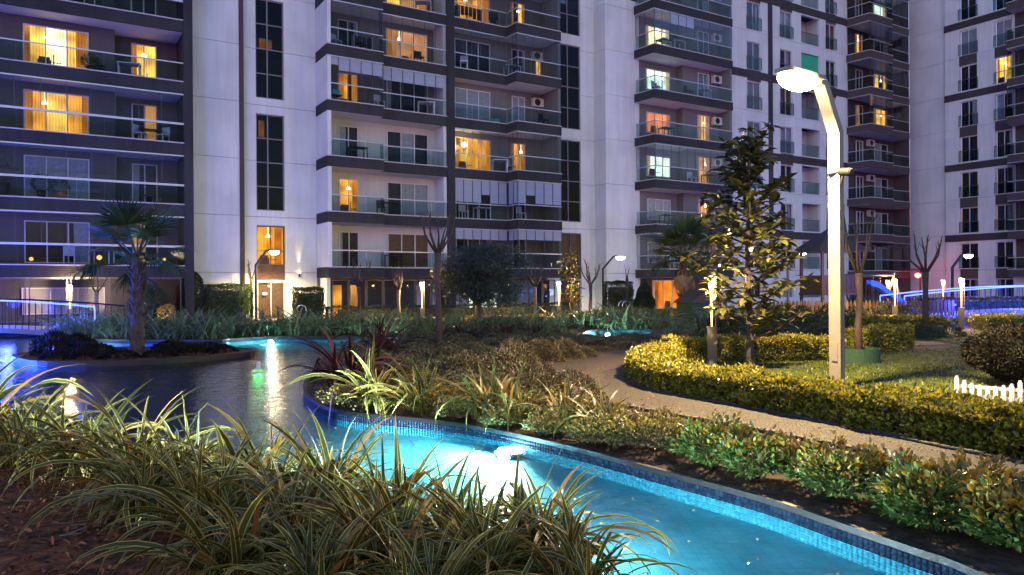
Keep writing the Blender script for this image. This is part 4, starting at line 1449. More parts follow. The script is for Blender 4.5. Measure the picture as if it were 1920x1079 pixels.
# bollard lights
def bollard():
    e = empty('bollard_light', (0, 0, 0), 0)
    MB().box(-0.1, 0.1, -0.08, 0.08, 0, 0.82).build('base_post', M['bollard'], e)
    MB().box(0.082, 0.1, -0.02, 0.05, 0.82, 1.88).box(-0.1, 0.1, -0.08, 0.08, 1.88, 1.91).build('frame', M['bollard'], e)
    w = MB()
    rings = []
    for z, a, d in ((0.822, 0.014, 0.012), (1.35, 0.024, 0.02), (1.62, 0.042, 0.036), (1.78, 0.072, 0.06), (1.879, 0.08, 0.068)):  # taper follows the beam of light on the face
        n = len(w.v)
        w.v += [(-a - 0.0, -d, z), (a, -d, z), (a, d, z), (-a, d, z)]
        rings.append(n)
    for i, (p, q) in enumerate(zip(rings, rings[1:])):
        for k in range(4):
            w.f.append((p + k, p + (k + 1) % 4, q + (k + 1) % 4, q + k))
            w.mi.append(0 if i > 1 else 1)
    w.build('glow_wedge', [M['wedge'], M['wedge_low']], e)
    return e


b0 = bollard()
BOL = [((15.55, 30.61), 'lit bollard beside the yellow hedge end, left of the right footbridge', 90),
       ((16.8, 28.17), 'lit bollard in front of the blue footbridge railing', 100),
       ((4.29, 16.2), 'lit bollard hidden in the magnolia leaves on the lawn', 90),
       ((-3.82, 32.0), 'lit bollard in front of the dark ground floor glazing', 90),
       ((2.17, 35.0), 'lit bollard beside the slender leafy tree', 90),
       ((-20.2, 34.4), 'lit bollard behind the left blue footbridge', 90),
       ((19.95, 40.0), 'small lit bollard behind the slide', 60),
       ((24.6, 43.0), 'small lit bollard behind the right footbridge', 60)]
for i, (p, lb, pw) in enumerate(BOL):
    o = b0 if i == 0 else copy_tree(b0)
    o.location = (*p, 0)
    o.rotation_euler = (0, 0, math.atan2(p[0], p[1]) * -1 + rnd.uniform(-0.2, 0.2))
    tag(o, lb, 'bollard light', 'lit bollards of the garden')
    dx, dy = norm2(*p)
    light('POINT', 'bollard_glow', (p[0] - dx * 0.22, p[1] - dy * 0.22, 1.8), pw * 1.9, (1.0, 0.62, 0.24), 0.05)


# ------------------------------------------------------------------ foot bridges with blue led rails
def footbridge(a, c, rise, z_end, label, width=1.8, nb=34, rail_h=1.05, led_power=30, rear=True):
    e = empty('footbridge', (*a, 0), math.atan2(c[1] - a[1], c[0] - a[0]), label, 'footbridge')
    L = math.hypot(c[0] - a[0], c[1] - a[1])
    zz = lambda t: z_end + rise * (1 - (2 * t - 1) ** 2)
    N = 20
    d = MB()
    for i in range(N):
        t0, t1 = i / N, (i + 1) / N
        x0, x1, z0, z1 = L * t0, L * t1, zz(t0), zz(t1)
        d.quad((x0, 0, z0), (x1, 0, z1), (x1, width, z1), (x0, width, z0))
        d.quad((x0, 0, z0 - 0.18), (x1, 0, z1 - 0.18), (x1, 0, z1), (x0, 0, z0))
        d.quad((x0, width, z0 - 0.18), (x0, 0, z0 - 0.18), (x1, 0, z1 - 0.18), (x1, width, z1 - 0.18)) if False else d.quad((x0, width, z0 - 0.18), (x1, width, z1 - 0.18), (x1, 0, z1 - 0.18), (x0, 0, z0 - 0.18))
        d.quad((x1, width, z1 - 0.18), (x0, width, z0 - 0.18), (x0, width, z0), (x1, width, z1))
    d.build('deck', M['grey_wall'], e)
    bar = MB().box(-0.009, 0.009, -0.009, 0.009, 0, rail_h - 0.02).mesh('baluster', M['bridge_metal'])
    for y in (0.06, width - 0.06):
        r = MB().tube([(L * i / N, y, zz(i / N) + rail_h) for i in range(N + 1)], 0.03, 8).build('handrail', M['bridge_metal'], e)
        if y > 1 and not rear:
            for i in range(nb + 1):
                put('baluster', bar, e, (L * i / nb, y, zz(i / nb)))
            continue
        q = MB()
        q.tube([(L * i / N, y - 0.035, zz(i / N) + rail_h + 0.012) for i in range(N + 1)], 0.03, 6)
        for xx, t in ((0.0, 0.0), (L, 1.0)):
            q.tube([(xx, y - 0.035, zz(t) + rail_h), (xx, y - 0.035, zz(t) + 0.35)], 0.02, 6)
        q.build('led_tube', M['led'], e)
        for i in range(nb + 1):
            t = i / nb
            put('baluster', bar, e, (L * t, y, zz(t)))
    for t in (0.15, 0.4, 0.65, 0.9):
        light('POINT', 'led_glow', (L * t, -0.55, zz(t) + 0.55), led_power, (0.05, 0.08, 1.0), 0.25, e)
        light('POINT', 'led_glow', (L * t, width * 0.5, zz(t) + 0.8), led_power, (0.05, 0.08, 1.0), 0.25, e)
    return e


footbridge((-28.5, 30.2), (-15.75, 28.4), 0.3, -0.02, 'low arched footbridge with a blue lit handrail, left beside the palm island', nb=46, led_power=110, rear=False)
footbridge((17.2, 33.0), (33.0, 35.4), 0.42, 0.12, 'arched footbridge with blue lit handrails on the right, beyond the yellow hedges', nb=56, led_power=420)


# ------------------------------------------------------------------ pool lights
def pool_light(loc, kind, power, label, floating=False, aim=None, r=0.09):
    e = empty('pool_light', loc, 0, label, 'pool light', 'underwater and floating pool lights')
    mat = {'white': 'led_white', 'blue': 'led_blue', 'green': 'led_green'}[kind]
    c = {'white': (0.75, 0.95, 1.0), 'blue': (0.03, 0.08, 1.0), 'green': (0.03, 1.0, 0.15)}[kind]
    if floating:
        MB().lathe([(0.07, -0.02), (0.075, 0.0), (0.05, 0.02), (0.05, 0.13), (0.03, 0.16)], 14).build('float_body', M['ac'], e)
        MB().lathe([(0.13, -0.06), (0.15, -0.045), (0.13, -0.03)], 16).build('lens', M[mat], e)
    else:
        MB().lathe([(r, -0.03), (r * 1.15, 0.0), (r, 0.02)], 16).build('rim', M['steel'], e)
        MB().lathe([(r * 0.9, 0.021), (r * 0.6, 0.045), (0.01, 0.055)], 16).build('lens', M[mat], e)
    if aim is None:
        light('POINT', 'pool_glow', (0, 0, -0.07 if floating else 0.06), power, c, 0.1, e)
    else:                                   # wall lamp: shines out into the water, away from its wall
        light('SPOT', 'pool_glow', (aim[0] * 0.1, aim[1] * 0.1, 0.05), power, c, 0.1, e, Vector((aim[0], aim[1], -0.4)).to_track_quat('-Z', 'Y').to_euler(), R(172), 0.3)
    return e


pool_light((-0.02, 8.5, -0.17), 'white', 5500, 'brightest underwater light against the tiled wall of the near channel', aim=(-0.9, -0.5), r=0.16)
pool_light((0.1, 5.05, -0.17), 'white', 520, 'added unseen underwater light at the near end of the channel, behind flax', aim=(0.9, 0.4))  # no such fixture known; added to brighten the right part of the channel
pool_light((-1.55, 6.5, -0.17), 'white', 24, 'underwater light hidden behind the near flax', aim=(0.3, 0.95))
pool_light((-3.4, 7.5, -0.17), 'white', 2, 'underwater light behind the flax on the left', aim=(0.3, 0.95))
pool_light((-8.35, 26.1, -0.2), 'white', 260, 'underwater light at the far bank under the lit flax', aim=(0.1, -1.0), r=0.06)
pool_light((-3.95, 24.4, -0.2), 'white', 260, 'underwater light by the far bank, right behind the red flax', aim=(-0.8, 0.5), r=0.08)
pool_light((-14.2, 24.7, -0.2), 'white', 40, 'underwater light behind the palm island')
pool_light((3.6, 28.6, -0.2), 'white', 350, 'underwater light in the small far pool')
pool_light((-12.0, 18.0 - 2.6, -0.1), 'blue', 800, 'floating blue light in the dark water before the palm island', True)
pool_light((-13.9, 20.2, -0.1), 'blue', 1500, 'floating blue light beside the left end of the palm island', True)
pool_light((-15.2, 18.2, -0.2), 'blue', 5000, 'blue underwater light at the left edge of the pool')
pool_light((-5.7, 16.9, -0.1), 'green', 6, 'floating green light in the middle of the pool', True)


# ------------------------------------------------------------------ plants
def blade(L, W, a0, a1, segs=7, twist=0.0, fold=0.35, side=0.0, kink=None):
    """Sword leaf leaning to +X: leaves the base at angle a0 from vertical, ends at a1, sways sideways, may be snapped at kink."""
    V, UV = [], []
    x = y = z = 0.0
    for i in range(segs + 1):
        t = i / segs
        a = a0 + (a1 - a0) * t ** 1.7
        if kink and t > kink:
            a = min(a + 1.3, 3.0)
        if i:
            x += sin(a) * L / segs
            z += cos(a) * L / segs
            y += side * 2 * t * L / segs
        w = W * (0.5 + 0.5 * min(1, t * 4)) * (1 if t < 0.5 else max(0.02, 1 - ((t - 0.5) / 0.5) ** 1.6)) * 0.5
        tw = twist * t
        f = fold * w * (1 - 0.6 * t)
        nx, nz = -cos(a), sin(a)
        cy_, sy_ = cos(tw), sin(tw)
        V.append((x + nx * f + nx * sy_ * w, y - w * cy_, z + nz * f + nz * sy_ * w))
        V.append((x, y, z))
        V.append((x + nx * f - nx * sy_ * w, y + w * cy_, z + nz * f - nz * sy_ * w))
        UV += [(0, t), (0.5, t), (1, t)]
    F = []
    for i in range(segs):
        a = 3 * i
        F += [(a, a + 1, a + 4, a + 3), (a + 1, a + 2, a + 5, a + 4)]
    return np.array(V), np.array(F), np.array(UV)


def blade_params(q, spread=1.0):
    """q 0 = inner upright, 1 = outer drooping."""
    a0 = 0.1 + q * 0.6 * spread + rnd.uniform(-0.08, 0.1)
    a1 = a0 + 0.3 + (0.35 + q * 2.0) * rnd.uniform(0.5, 1.15)
    return a0, min(a1, 2.95)


BLADES = {}


def blade_set(matname, n=48, L=1.0, W=0.047):
    if matname in BLADES:
        return BLADES[matname]
    out = []
    for i in range(n):
        q = i / (n - 1)
        a0, a1 = blade_params(q)
        V, F, UV = blade(L * rnd.uniform(0.8, 1.15) * (1 + 0.25 * q), W * rnd.uniform(0.6, 1.25), a0, a1, 10, rnd.uniform(-1.3, 1.3), 0.35, rnd.uniform(-0.22, 0.22), rnd.uniform(0.5, 0.75) if i % 6 == 3 else None)
        out.append(np_mesh('leaf', V, F, M[matname], UV, smooth=True))
    BLADES[matname] = out
    return out


def flax(loc, n, size, mat, label, group, W=0.055):
    """Flax clump whose leaves are separate parts."""
    e = empty('flax_plant', loc, rnd.uniform(0, 6.28), label, 'flax plant', group)
    bs = blade_set(mat)
    fans = [(rnd.uniform(-0.16, 0.16) * size, rnd.uniform(-0.16, 0.16) * size) for _ in range(5)]
    for i in range(n):
        q = (i + rnd.random()) / n
        me = bs[min(len(bs) - 1, max(0, int(q * len(bs) + rnd.uniform(-2, 2))))]
        fx, fy = rnd.choice(fans)
        o = put('leaf', me, e, (fx + rnd.gauss(0, 0.03), fy + rnd.gauss(0, 0.03), -0.02), rnd.uniform(0, 2 * pi))
        s = size * rnd.uniform(0.6, 1.2)
        o.scale = (s, s * rnd.uniform(0.8, 1.2), s)
    return e


def clump_mesh(name, n, L, W, mat, segs=5, r=0.12):
    Vs, Fs, Us = [], [], []
    off = 0
    for i in range(n):
        q = (i + rnd.random()) / n
        a0, a1 = blade_params(q)
        V, F, U = blade(L * rnd.uniform(0.6, 1.15) * (1 + 0.2 * q), W * rnd.uniform(0.6, 1.2), a0, a1, segs, rnd.uniform(-0.9, 0.9), 0.35, rnd.uniform(-0.2, 0.2))
        a = rnd.uniform(0, 2 * pi)
        ca, sa = cos(a), sin(a)
        V = V @ np.array([[ca, sa, 0], [-sa, ca, 0], [0, 0, 1]])
        V = V + np.array([rnd.gauss(0, r), rnd.gauss(0, r), -0.02])
        Vs.append(V)
        Fs.append(F + off)
        Us.append(U)
        off += len(V)
    return np_mesh(name, np.concatenate(Vs), np.concatenate(Fs), M[mat], np.concatenate(Us), smooth=True)


# near bank: the big striped flax in front
NEARF = [(-5.65, 7.7, 1.3, 100, 'dark flax clump at the far left edge, its tall blades before the blue water'),
         (-4.75, 7.2, 0.85, 90, 'striped flax second from the left, beside the tall dark clump'),
         (-3.95, 6.85, 0.85, 95, 'striped flax arching over the mulch, third from the left'),
         (-3.25, 6.4, 0.88, 100, 'striped flax with a long blade arched over the dark water'),
         (-2.6, 6.0, 0.85, 105, 'striped flax in front of the water left of the lamp reflection'),
         (-1.95, 5.7, 0.85, 105, 'striped flax directly below the lamp reflection'),
         (-1.4, 5.4, 0.84, 105, 'striped flax at the start of the turquoise channel'),
         (-0.85, 5.1, 0.74, 110, 'striped flax left of the bright underwater light'),
         (-0.35, 4.85, 0.68, 105, 'striped flax right below the bright underwater light'),
         (0.1, 4.55, 0.76, 105, 'pale lit flax reaching furthest over the turquoise channel'),
         (0.28, 4.0, 0.66, 90, 'flax at the bottom edge beside the turquoise water'),
         (-2.75, 5.45, 0.75, 90, 'flax drooping onto the mulch, leftmost of the front row'),
         (-2.05, 5.05, 0.76, 95, 'flax drooping onto the mulch, second of the front row'),
         (-1.35, 4.75, 0.76, 100, 'flax in the middle of the front row'),
         (-0.75, 4.4, 0.74, 100, 'flax at the bottom centre with drooping blades'),
         (-0.2, 4.15, 0.7, 95, 'flax at the bottom between centre and water'),
         (-1.6, 4.3, 0.7, 95, 'flax at the bottom edge, leftmost of the three nearest'),
         (-1.0, 3.95, 0.68, 95, 'flax at the bottom edge, middle of the three nearest'),
         (-0.45, 3.7, 0.66, 90, 'flax at the bottom edge, rightmost of the three nearest')]
for x, y, s, n, lb in NEARF:
    flax((x, y, 0.0), int(n * 1.25), s * 0.94, 'flax', lb, 'striped flax along the near bank')

# flax between channel and path
MIDF = [(-1.85, 10.35, 0.95, 69, 'flax', 'green flax clump at the channel bend beside the bronze one'),
        (-1.25, 10.15, 0.8, 60, 'flax', 'green flax clump drooping towards the channel, right of the bend'),
        (-0.35, 9.55, 0.85, 69, 'flaxyellow', 'yellow flax with an orange blade hanging over the channel'),
        (0.12, 9.2, 0.75, 63, 'flaxyellow', 'yellow flax above the bright underwater light'),
        (0.62, 8.75, 0.72, 63, 'flaxyellow', 'yellow flax at the narrow end of the path bed'),
        (1.05, 8.3, 0.68, 57, 'flaxyellow', 'yellow flax next to the leafy shrubs by the path'),
        (-2.75, 12.2, 1.1, 90, 'flaxred', 'large bronze flax on the point of the bank'),
        (-2.5, 13.2, 0.9, 60, 'flaxred', 'bronze flax just behind the large one on the point'),
        (-3.2, 18.6, 1.1, 66, 'flaxred', 'bronze flax further back before the lit far pool')]
for x, y, s, n, mt, lb in MIDF:
    flax((x, y, 0.0), n, s, mt, lb, 'flax between pool and path')

# far bank flax
CL = [clump_mesh('flax_clump', 60, 0.98, 0.045, 'flaxgreen', 6, 0.22) for _ in range(6)]
k = 0


def far_flax(x, y, s, lb, me=None):
    o = put('flax_plant', me or rnd.choice(CL), None, (x, y, 0), rnd.uniform(0, 6.28))
    o.scale = (s * 1.15, s * 1.15, s)
    return tag(o, lb, 'flax plant', 'flax planted along the far pool bank')


ZONES = [(-16.2, 'below the end of the left footbridge'), (-14.2, 'behind the palm island'), (-12.2, 'below the tall dark bush'), (-10.6, 'below the left clipped bush'),
         (-8.9, 'below the lit entrance lamp'), (-7.3, 'below the right clipped bush'), (-5.6, 'below the first ground floor windows'), (-3.9, 'below the orange lit bare trunk'),
         (-2.3, 'below the central lit bollard'), (-0.6, 'behind the tall middle bare tree'), (1.4, 'below the olive tree'), (3.2, 'below the slender tree and bollard'),
         (5.2, 'below the lamp at the pale tower'), (99, 'near the small far pool and round bush')]
ROWS = ['far bank flax at the water', 'far bank flax in the middle row', 'far bank flax in the back row']
for row in range(3):
    for i in range(34):
        x = -17.6 + i * 0.78 + rnd.uniform(-0.25, 0.25)
        yb = np.interp(x, [-18, -15.8, -13.6, -11.6, -9.6, -8.3, -6.7, -4.7, -3.5, -2.5, 0, 2.3, 8], [30.2, 27.2, 26.2, 25.8, 26.0, 27.3, 27.2, 26.8, 26.0, 25.2, 25.6, 25.0, 24.6])
        y = yb + row * 0.95 + rnd.uniform(-0.2, 0.3)
        if 1.6 < x < 6.4 and y < 31.5 and row < 3:
            y = yb + 5.8 + row * 0.8
        far_flax(x, y, rnd.uniform(0.85, 1.25), '%s, %s' % (ROWS[row], next(z for q, z in ZONES if x < q)))
for x, y in ((2.0, 25.4), (2.9, 24.9), (5.6, 26.2), (5.8, 27.4)):
    far_flax(x, y, 0.4, 'small flax in front of the small lit far pool')
CB = clump_mesh('flax_clump', 40, 0.9, 0.05, 'flaxred', 5, 0.15)
for x, y in ((-1.6, 24.6), (-0.8, 24.2), (0.0, 24.5), (0.8, 24.2)):
    far_flax(x, y, 0.85, 'bronze flax behind the low shrubs, in front of the olive tree', CB)
far_flax(-7.6, 26.9, 1.0, 'flax lit yellow from the water by the far underwater light')
for x, y in ((18.6, 31.6), (19.2, 31.9), (20.0, 31.6)):
    far_flax(x, y, 0.8, 'flax at the foot of the right footbridge, tinted blue')


# low mounds of ground cover
def mound_mesh(name, n, r, h, mats, leaf=(0.03, 0.06), seed=0):
    d = rand_dirs(n)
    d[:, 2] = np.abs(d[:, 2])
    rr = rng.uniform(0.72, 1.0, n) ** 0.5
    bump = 1 + 0.14 * value_noise(d, 3.1, seed)
    Cc = d * np.array([r, r, h]) * (rr * bump)[:, None]
    D = d + rand_dirs(n) * 0.7 + np.array([0, 0, 0.4])
    return leaf_mesh(name, Cc, D, rand_dirs(n) + np.array([0, 0, 0.7]), rng.uniform(*leaf, n), rng.uniform(leaf[0] * 0.4, leaf[1] * 0.45, n), mats)


MG = [mound_mesh('foliage', 1500, 0.55, 0.42, M['mound'], (0.03, 0.075), s) for s in range(3)]
MBm = [mound_mesh('foliage', 1500, 0.52, 0.5, M['moundbrown'], (0.03, 0.07), s + 5) for s in range(2)]


def shrub(x, y, s, me, lb, grp, sz=1.0):
    o = put('low_shrub', me, None, (x, y, 0), rnd.uniform(0, 6.28))
    o.scale = (s, s, s * sz)
    return tag(o, lb, 'shrub', grp)


BED = [(-2.4, 11.0), (-1.5, 10.5), (-0.6, 10.0), (0.3, 9.6), (1.1, 10.4), (0.4, 11.8), (0.0, 13.4), (-0.1, 15.0), (0.2, 16.3), (1.0, 17.4), (2.0, 18.6), (3.2, 20.0), (4.5, 21.0), (4.0, 24.0), (0.0, 24.0), (-2.8, 23.0), (-3.1, 21.5), (-3.6, 19.8), (-3.8, 17.5), (-3.6, 15.0), (-3.2, 13.0)]
pts = []
for _ in range(6000):
    p = np.array([rnd.uniform(-4, 5), rnd.uniform(9.6, 24)])
    if not inside(p[None], BED)[0]:
        continue
    md = 0.62 + 0.012 * (p[1] - 10)
    if all(np.linalg.norm(p - q) > md for q in pts):
        pts.append(p)
def bed_zone(p):
    across = 'pool side' if p[0] < -2.2 else 'path side' if p[0] > -0.6 else 'middle'
    along = ('by the bend of the channel' if p[1] < 11.5 else 'behind the green flax clumps' if p[1] < 13.2 else 'left of the path mouth' if p[1] < 15.5 else
             'in front of the tall bare tree' if p[1] < 18.3 else 'around the tall bare tree' if p[1] < 21 else 'behind the tall bare tree')
    return across + ', ' + along


for p in pts:
    if min(math.hypot(p[0] - f[0], p[1] - f[1]) for f in MIDF) < 0.45:
        continue
    edge = np.interp(p[1], [10, 11.8, 13.4, 15, 16.3, 17.4, 20], [0.9, 0.4, 0, -0.1, 0.2, 1.0, 3.2])
    near = p[0] > edge - 0.9
    shrub(p[0], p[1], rnd.uniform(0.8, 1.1), rnd.choice(MBm if near else MG),
          ('bronze green low shrub, ' if near else 'grey green low shrub, ') + bed_zone(p),
          'low shrubs along the path edge' if near else 'low shrubs between pool and path', (0.95 if near else 0.75) * (0.45 if p[0] > 1.4 and p[1] > 18 else 1))
for i in range(22):
    t = i / 21
    x, y = np.interp(t, [0, 0.3, 1], [3.9, 6.0, 14.0]), np.interp(t, [0, 0.3, 1], [20.8, 21.9, 24.4])
    shrub(x + rnd.uniform(-0.15, 0.15), y + rnd.uniform(0, 0.7), rnd.uniform(0.9, 1.2), rnd.choice(MG), 'low dark shrub beyond the path, ' + ('at the far mouth of the path' if i < 4 else 'below the small far pool' if i < 8 else 'behind the bollard and magnolia' if i < 13 else 'behind the tall lamp' if i < 18 else 'below the far end of the dark hedge'), 'low shrubs beyond the path', 0.35 if x < 7 else 0.8)
# dark red cover on the island
MR = mound_mesh('foliage', 900, 0.5, 0.25, M['purple'], (0.04, 0.09), 9)
for p in [(-12.3, 20.3), (-11.9, 19.4), (-11.2, 18.6), (-10.5, 18.5), (-9.6, 18.4), (-8.8, 18.8), (-8.2, 19.5), (-7.8, 20.2), (-9.0, 20.2), (-9.5, 21.0), (-11.0, 19.8), (-12.1, 21.0), (-8.4, 20.9)]:
    o = put('low_shrub', MR, None, (p[0], p[1], 0.0), rnd.uniform(0, 6))
    s = rnd.uniform(0.8, 1.2)
    o.scale = (s, s, s * (1.7 if p[0] < -11.5 else 0.9))
    tag(o, 'dark red low shrub on the palm island, ' + ('at its tall left end' if p[0] < -11.5 else 'left of the trunk' if p[0] < -10.4 else 'in front of the trunk' if p[1] < 19 else 'at its right end' if p[0] > -8.3 else 'right of the trunk'), 'shrub', 'low red shrubs on the palm island')


# hedges
def hedge(name, line, width, height, n, mat, label, group=None, leaf=(0.035, 0.06), cat='hedge', core='topiary', wob=0.07):
    line = np.array(smooth_line(line, 6))
    d = np.diff(line, axis=0)
    L = np.linalg.norm(d, axis=1)
    cum = np.concatenate([[0], np.cumsum(L)])
    s = rng.uniform(0, cum[-1], n)
    j = np.clip(np.searchsorted(cum, s) - 1, 0, len(L) - 1)
    T = d[j] / L[j][:, None]
    Pc = line[j] + T * (s - cum[j])[:, None]
    Nn = np.stack([T[:, 1], -T[:, 0]], 1)
    per = 2 * height + width
    q = rng.uniform(0, per, n)
    w2 = width / 2
    off = np.where(q < height, -w2, np.where(q < height + width, q - height - w2, w2))
    zz = np.where(q < height, q, np.where(q < height + width, height, per - q))
    # a few of the leaves close the two ends
    cap = rng.random(n) < 1.6 * width / (cum[-1] + 1.6 * width)
    first = rng.random(n) < 0.5
    Tc = np.where(first[:, None], -(line[1] - line[0]) / L[0], (line[-1] - line[-2]) / L[-1])
    Pc = np.where(cap[:, None], np.where(first[:, None], line[0], line[-1]), Pc)
    Nn = np.where(cap[:, None], np.stack([Tc[:, 1], -Tc[:, 0]], 1), Nn)
    off = np.where(cap, rng.uniform(-w2, w2, n), off)
    zz = np.where(cap, rng.uniform(0.03, height, n), zz)
    # rounded shoulders
    rr = 0.06
    ed = np.clip(np.abs(off) - (w2 - rr), 0, rr)
    tp = np.clip(zz - (height - rr), 0, rr)
    k = np.maximum(np.hypot(ed, tp), 1e-6)
    ov = np.maximum(k - rr, 0)
    off = off - np.sign(off) * ov * ed / k
    zz = zz - ov * tp / k
    out = np.column_stack([Nn * np.where(q < height, -1.0, np.where(q < height + width, 0.0, 1.0))[:, None], np.where((q >= height) & (q < height + width), 1.0, 0.1)])
    base = np.column_stack([Pc + Nn * off[:, None], zz])
    base = base + out * (wob * value_noise(base, 2.6, 1) + 0.5 * wob * value_noise(base, 7.0, 2) - rng.exponential(0.034, n))[:, None]
    e = empty(name, (float(line[0][0]), float(line[0][1]), 0), 0, label, cat, group)
    gaps = value_noise(base, 6.5, 5) + 0.35 * rng.normal(size=n)
    keep = (gaps > -0.65) | ((q >= height) & (q < height + width) & (rng.random(n) < 0.7))
    base, out = base[keep], out[keep]
    n = len(base)
    spr = rng.random(n) < 0.05
    base[spr] += np.array([0, 0, 1.0]) * rng.uniform(0.01, 0.07, spr.sum())[:, None] * (out[spr, 2:3] > 0.5)
    o0 = np.array([line[0][0], line[0][1], 0])
    D = out * 0.8 + rand_dirs(n) * 0.8 + np.array([0, 0, 0.45])
    me = leaf_mesh('foliage', base - o0, D, out + rand_dirs(n) * 0.8, rng.uniform(*leaf, n), rng.uniform(leaf[0] * 0.5, leaf[1] * 0.6, n), M[mat])
    tag(put('foliage', me, e), None, None, None, 'stuff')
    c = MB()
    NN = []
    for i in range(len(line)):
        t = line[min(i + 1, len(line) - 1)] - line[max(i - 1, 0)]
        t = t / np.linalg.norm(t)
        NN.append(np.array([t[1], -t[0]]))
    wi, hi = w2 * 0.72, height * 0.84
    e0, e1 = 1, len(line) - 2
    for i in range(e0, e1):
        a, b_ = line[i] - o0[:2], line[i + 1] - o0[:2]
        na, nb = NN[i] * wi, NN[i + 1] * wi
        c.quad((*(a - na), hi), (*(b_ - nb), hi), (*(b_ + nb), hi), (*(a + na), hi))
        c.quad((*(a - na), 0.08), (*(b_ - nb), 0.08), (*(b_ - nb), hi), (*(a - na), hi))
        c.quad((*(a + na), 0.08), (*(b_ + nb), 0.08), (*(b_ + nb), hi), (*(a + na), hi))
    for i in (e0, e1):
        a, na = line[i] - o0[:2], NN[i] * wi
        c.quad((*(a - na), 0.08), (*(a + na), 0.08), (*(a + na), hi), (*(a - na), hi))
    c.build('branches', M[core], e)
    return e


hedge('hedge', [(6.1, 5.2), (5.75, 6.2), (5.3, 7.35), (4.95, 8.0), (4.4, 9.05), (4.05, 9.8), (3.6, 10.65), (3.1, 11.5), (2.72, 12.25), (2.55, 13.4), (2.72, 14.9), (3.3, 16.6)], 0.8, 0.37, 76000, 'hedge',
      'long golden hedge curving along the path in front of the tall lamp', 'clipped golden hedges', (0.045, 0.08))
hedge('hedge', [(3.5, 17.05), (4.6, 17.15), (6.0, 17.1), (7.4, 17.3)], 0.8, 0.5, 17000, 'hedge', 'golden hedge behind the magnolia trunk, closing the lawn', 'clipped golden hedges', (0.04, 0.065))
hedge('hedge', [(8.1, 18.2), (9.0, 19.0), (10.4, 20.4)], 0.8, 0.6, 12000, 'hedge', 'short golden hedge right of the tall lamp behind the green planter', 'clipped golden hedges', (0.045, 0.07))
hedge('hedge', [(11.8, 25.7), (13.4, 26.2), (15.0, 26.5)], 0.8, 0.55, 6000, 'hedge', 'golden hedge behind the far green planter', 'clipped golden hedges', (0.055, 0.085))
hedge('hedge', [(16.9, 27.4), (19.5, 27.5), (25.0, 27.0)], 0.8, 0.55, 9000, 'hedge', 'golden hedge in front of the right footbridge', 'clipped golden hedges', (0.055, 0.085))
hedge('hedge', [(12.2, 29.2), (14.0, 29.8), (15.4, 29.9)], 0.7, 0.4, 3500, 'hedge', 'low golden hedge at the foot of the bollard by the playground', 'clipped golden hedges', (0.055, 0.085))
hedge('hedge', [(6.3, 24.4), (9.0, 25.2), (12.2, 27.2)], 1.2, 0.6, 9000, 'darkhedge', 'dark hedge between the path and the coloured picket fence', None, (0.05, 0.08))
hedge('hedge', [(-8.5, 34.6), (-4.0, 36.3), (0.5, 38.3), (3.0, 39.8)], 0.8, 0.82, 12000, 'darkhedge', 'long dark hedge under the ground floor windows of the central block', None, (0.05, 0.08))
hedge('hedge', [(-6.5, 32.4), (-4.4, 32.6), (-3.0, 33.0)], 0.5, 0.35, 2500, 'gold', 'low golden shrub strip left of the big bare tree', 'low golden strips by the central block', (0.05, 0.08))
hedge('hedge', [(-2.0, 33.0), (0.6, 33.8), (3.2, 34.6)], 0.5, 0.4, 3000, 'gold', 'low golden shrub strip under the dark olive tree', 'low golden strips by the central block', (0.05, 0.08))
hedge('hedge', [(4.2, 38.0), (6.0, 38.4), (8.2, 38.0)], 0.8, 0.5, 3000, 'hedge', 'low golden hedge in front of the pale tower', None, (0.05, 0.08))


hedge('hedge', [(17.6, 38.2), (24.0, 39.0), (31.0, 40.2)], 0.9, 0.95, 9000, 'darkhedge', 'dark hedge behind the right footbridge, tinted blue by its lights', None, (0.06, 0.1))


# clipped blocks and topiary
def block_bush(name, loc, size, n, mat, label, shape='box', cat='shrub', leaf=(0.05, 0.09)):
    sx, sy, sz = size
    d = rand_dirs(n)
    if shape == 'box':
        m = np.max(np.abs(d), axis=1, keepdims=True)
        p = d / m
        p = p * (1 - 0.08 * np.linalg.norm(p, axis=1, keepdims=True) / 1.73)
    else:
        p = d.copy()
        if shape == 'cone':
            tt = (p[:, 2] + 1) / 2
            p[:, :2] *= (1.1 - 0.75 * tt)[:, None]
    out = unit(p)
    P = p * np.array([sx / 2, sy / 2, sz / 2]) + np.array([0, 0, sz / 2])
    P += out * (0.09 * value_noise(P, 4, 3) - rng.exponential(0.06, n))[:, None]
    P[:, 2] = np.maximum(P[:, 2], 0.03)
    e = empty(name, loc, 0, label, cat)
    D = out * 0.8 + rand_dirs(n) * 0.8 + np.array([0, 0, 0.4])
    tag(put('foliage', leaf_mesh('foliage', P, D, out + rand_dirs(n) * 0.8, rng.uniform(*leaf, n), rng.uniform(leaf[0] * 0.45, leaf[1] * 0.55, n), M[mat]), e), None, None, None, 'stuff')
    c = MB()
    if shape == 'box':
        c.box(-sx * 0.34, sx * 0.34, -sy * 0.34, sy * 0.34, 0.03, sz * 0.82)
    else:
        pr = [(0.02, 0.02)] + [(max(0.02, min(sx, sy) * 0.38 * sin(pi * t) * (1.0 if shape != 'cone' else 1.1 - 0.6 * t)), sz * (0.05 + 0.88 * t)) for t in np.linspace(0.1, 0.95, 8)]
        c.lathe(pr, 12)
    c.build('branches', M['topiary'], e)
    return e


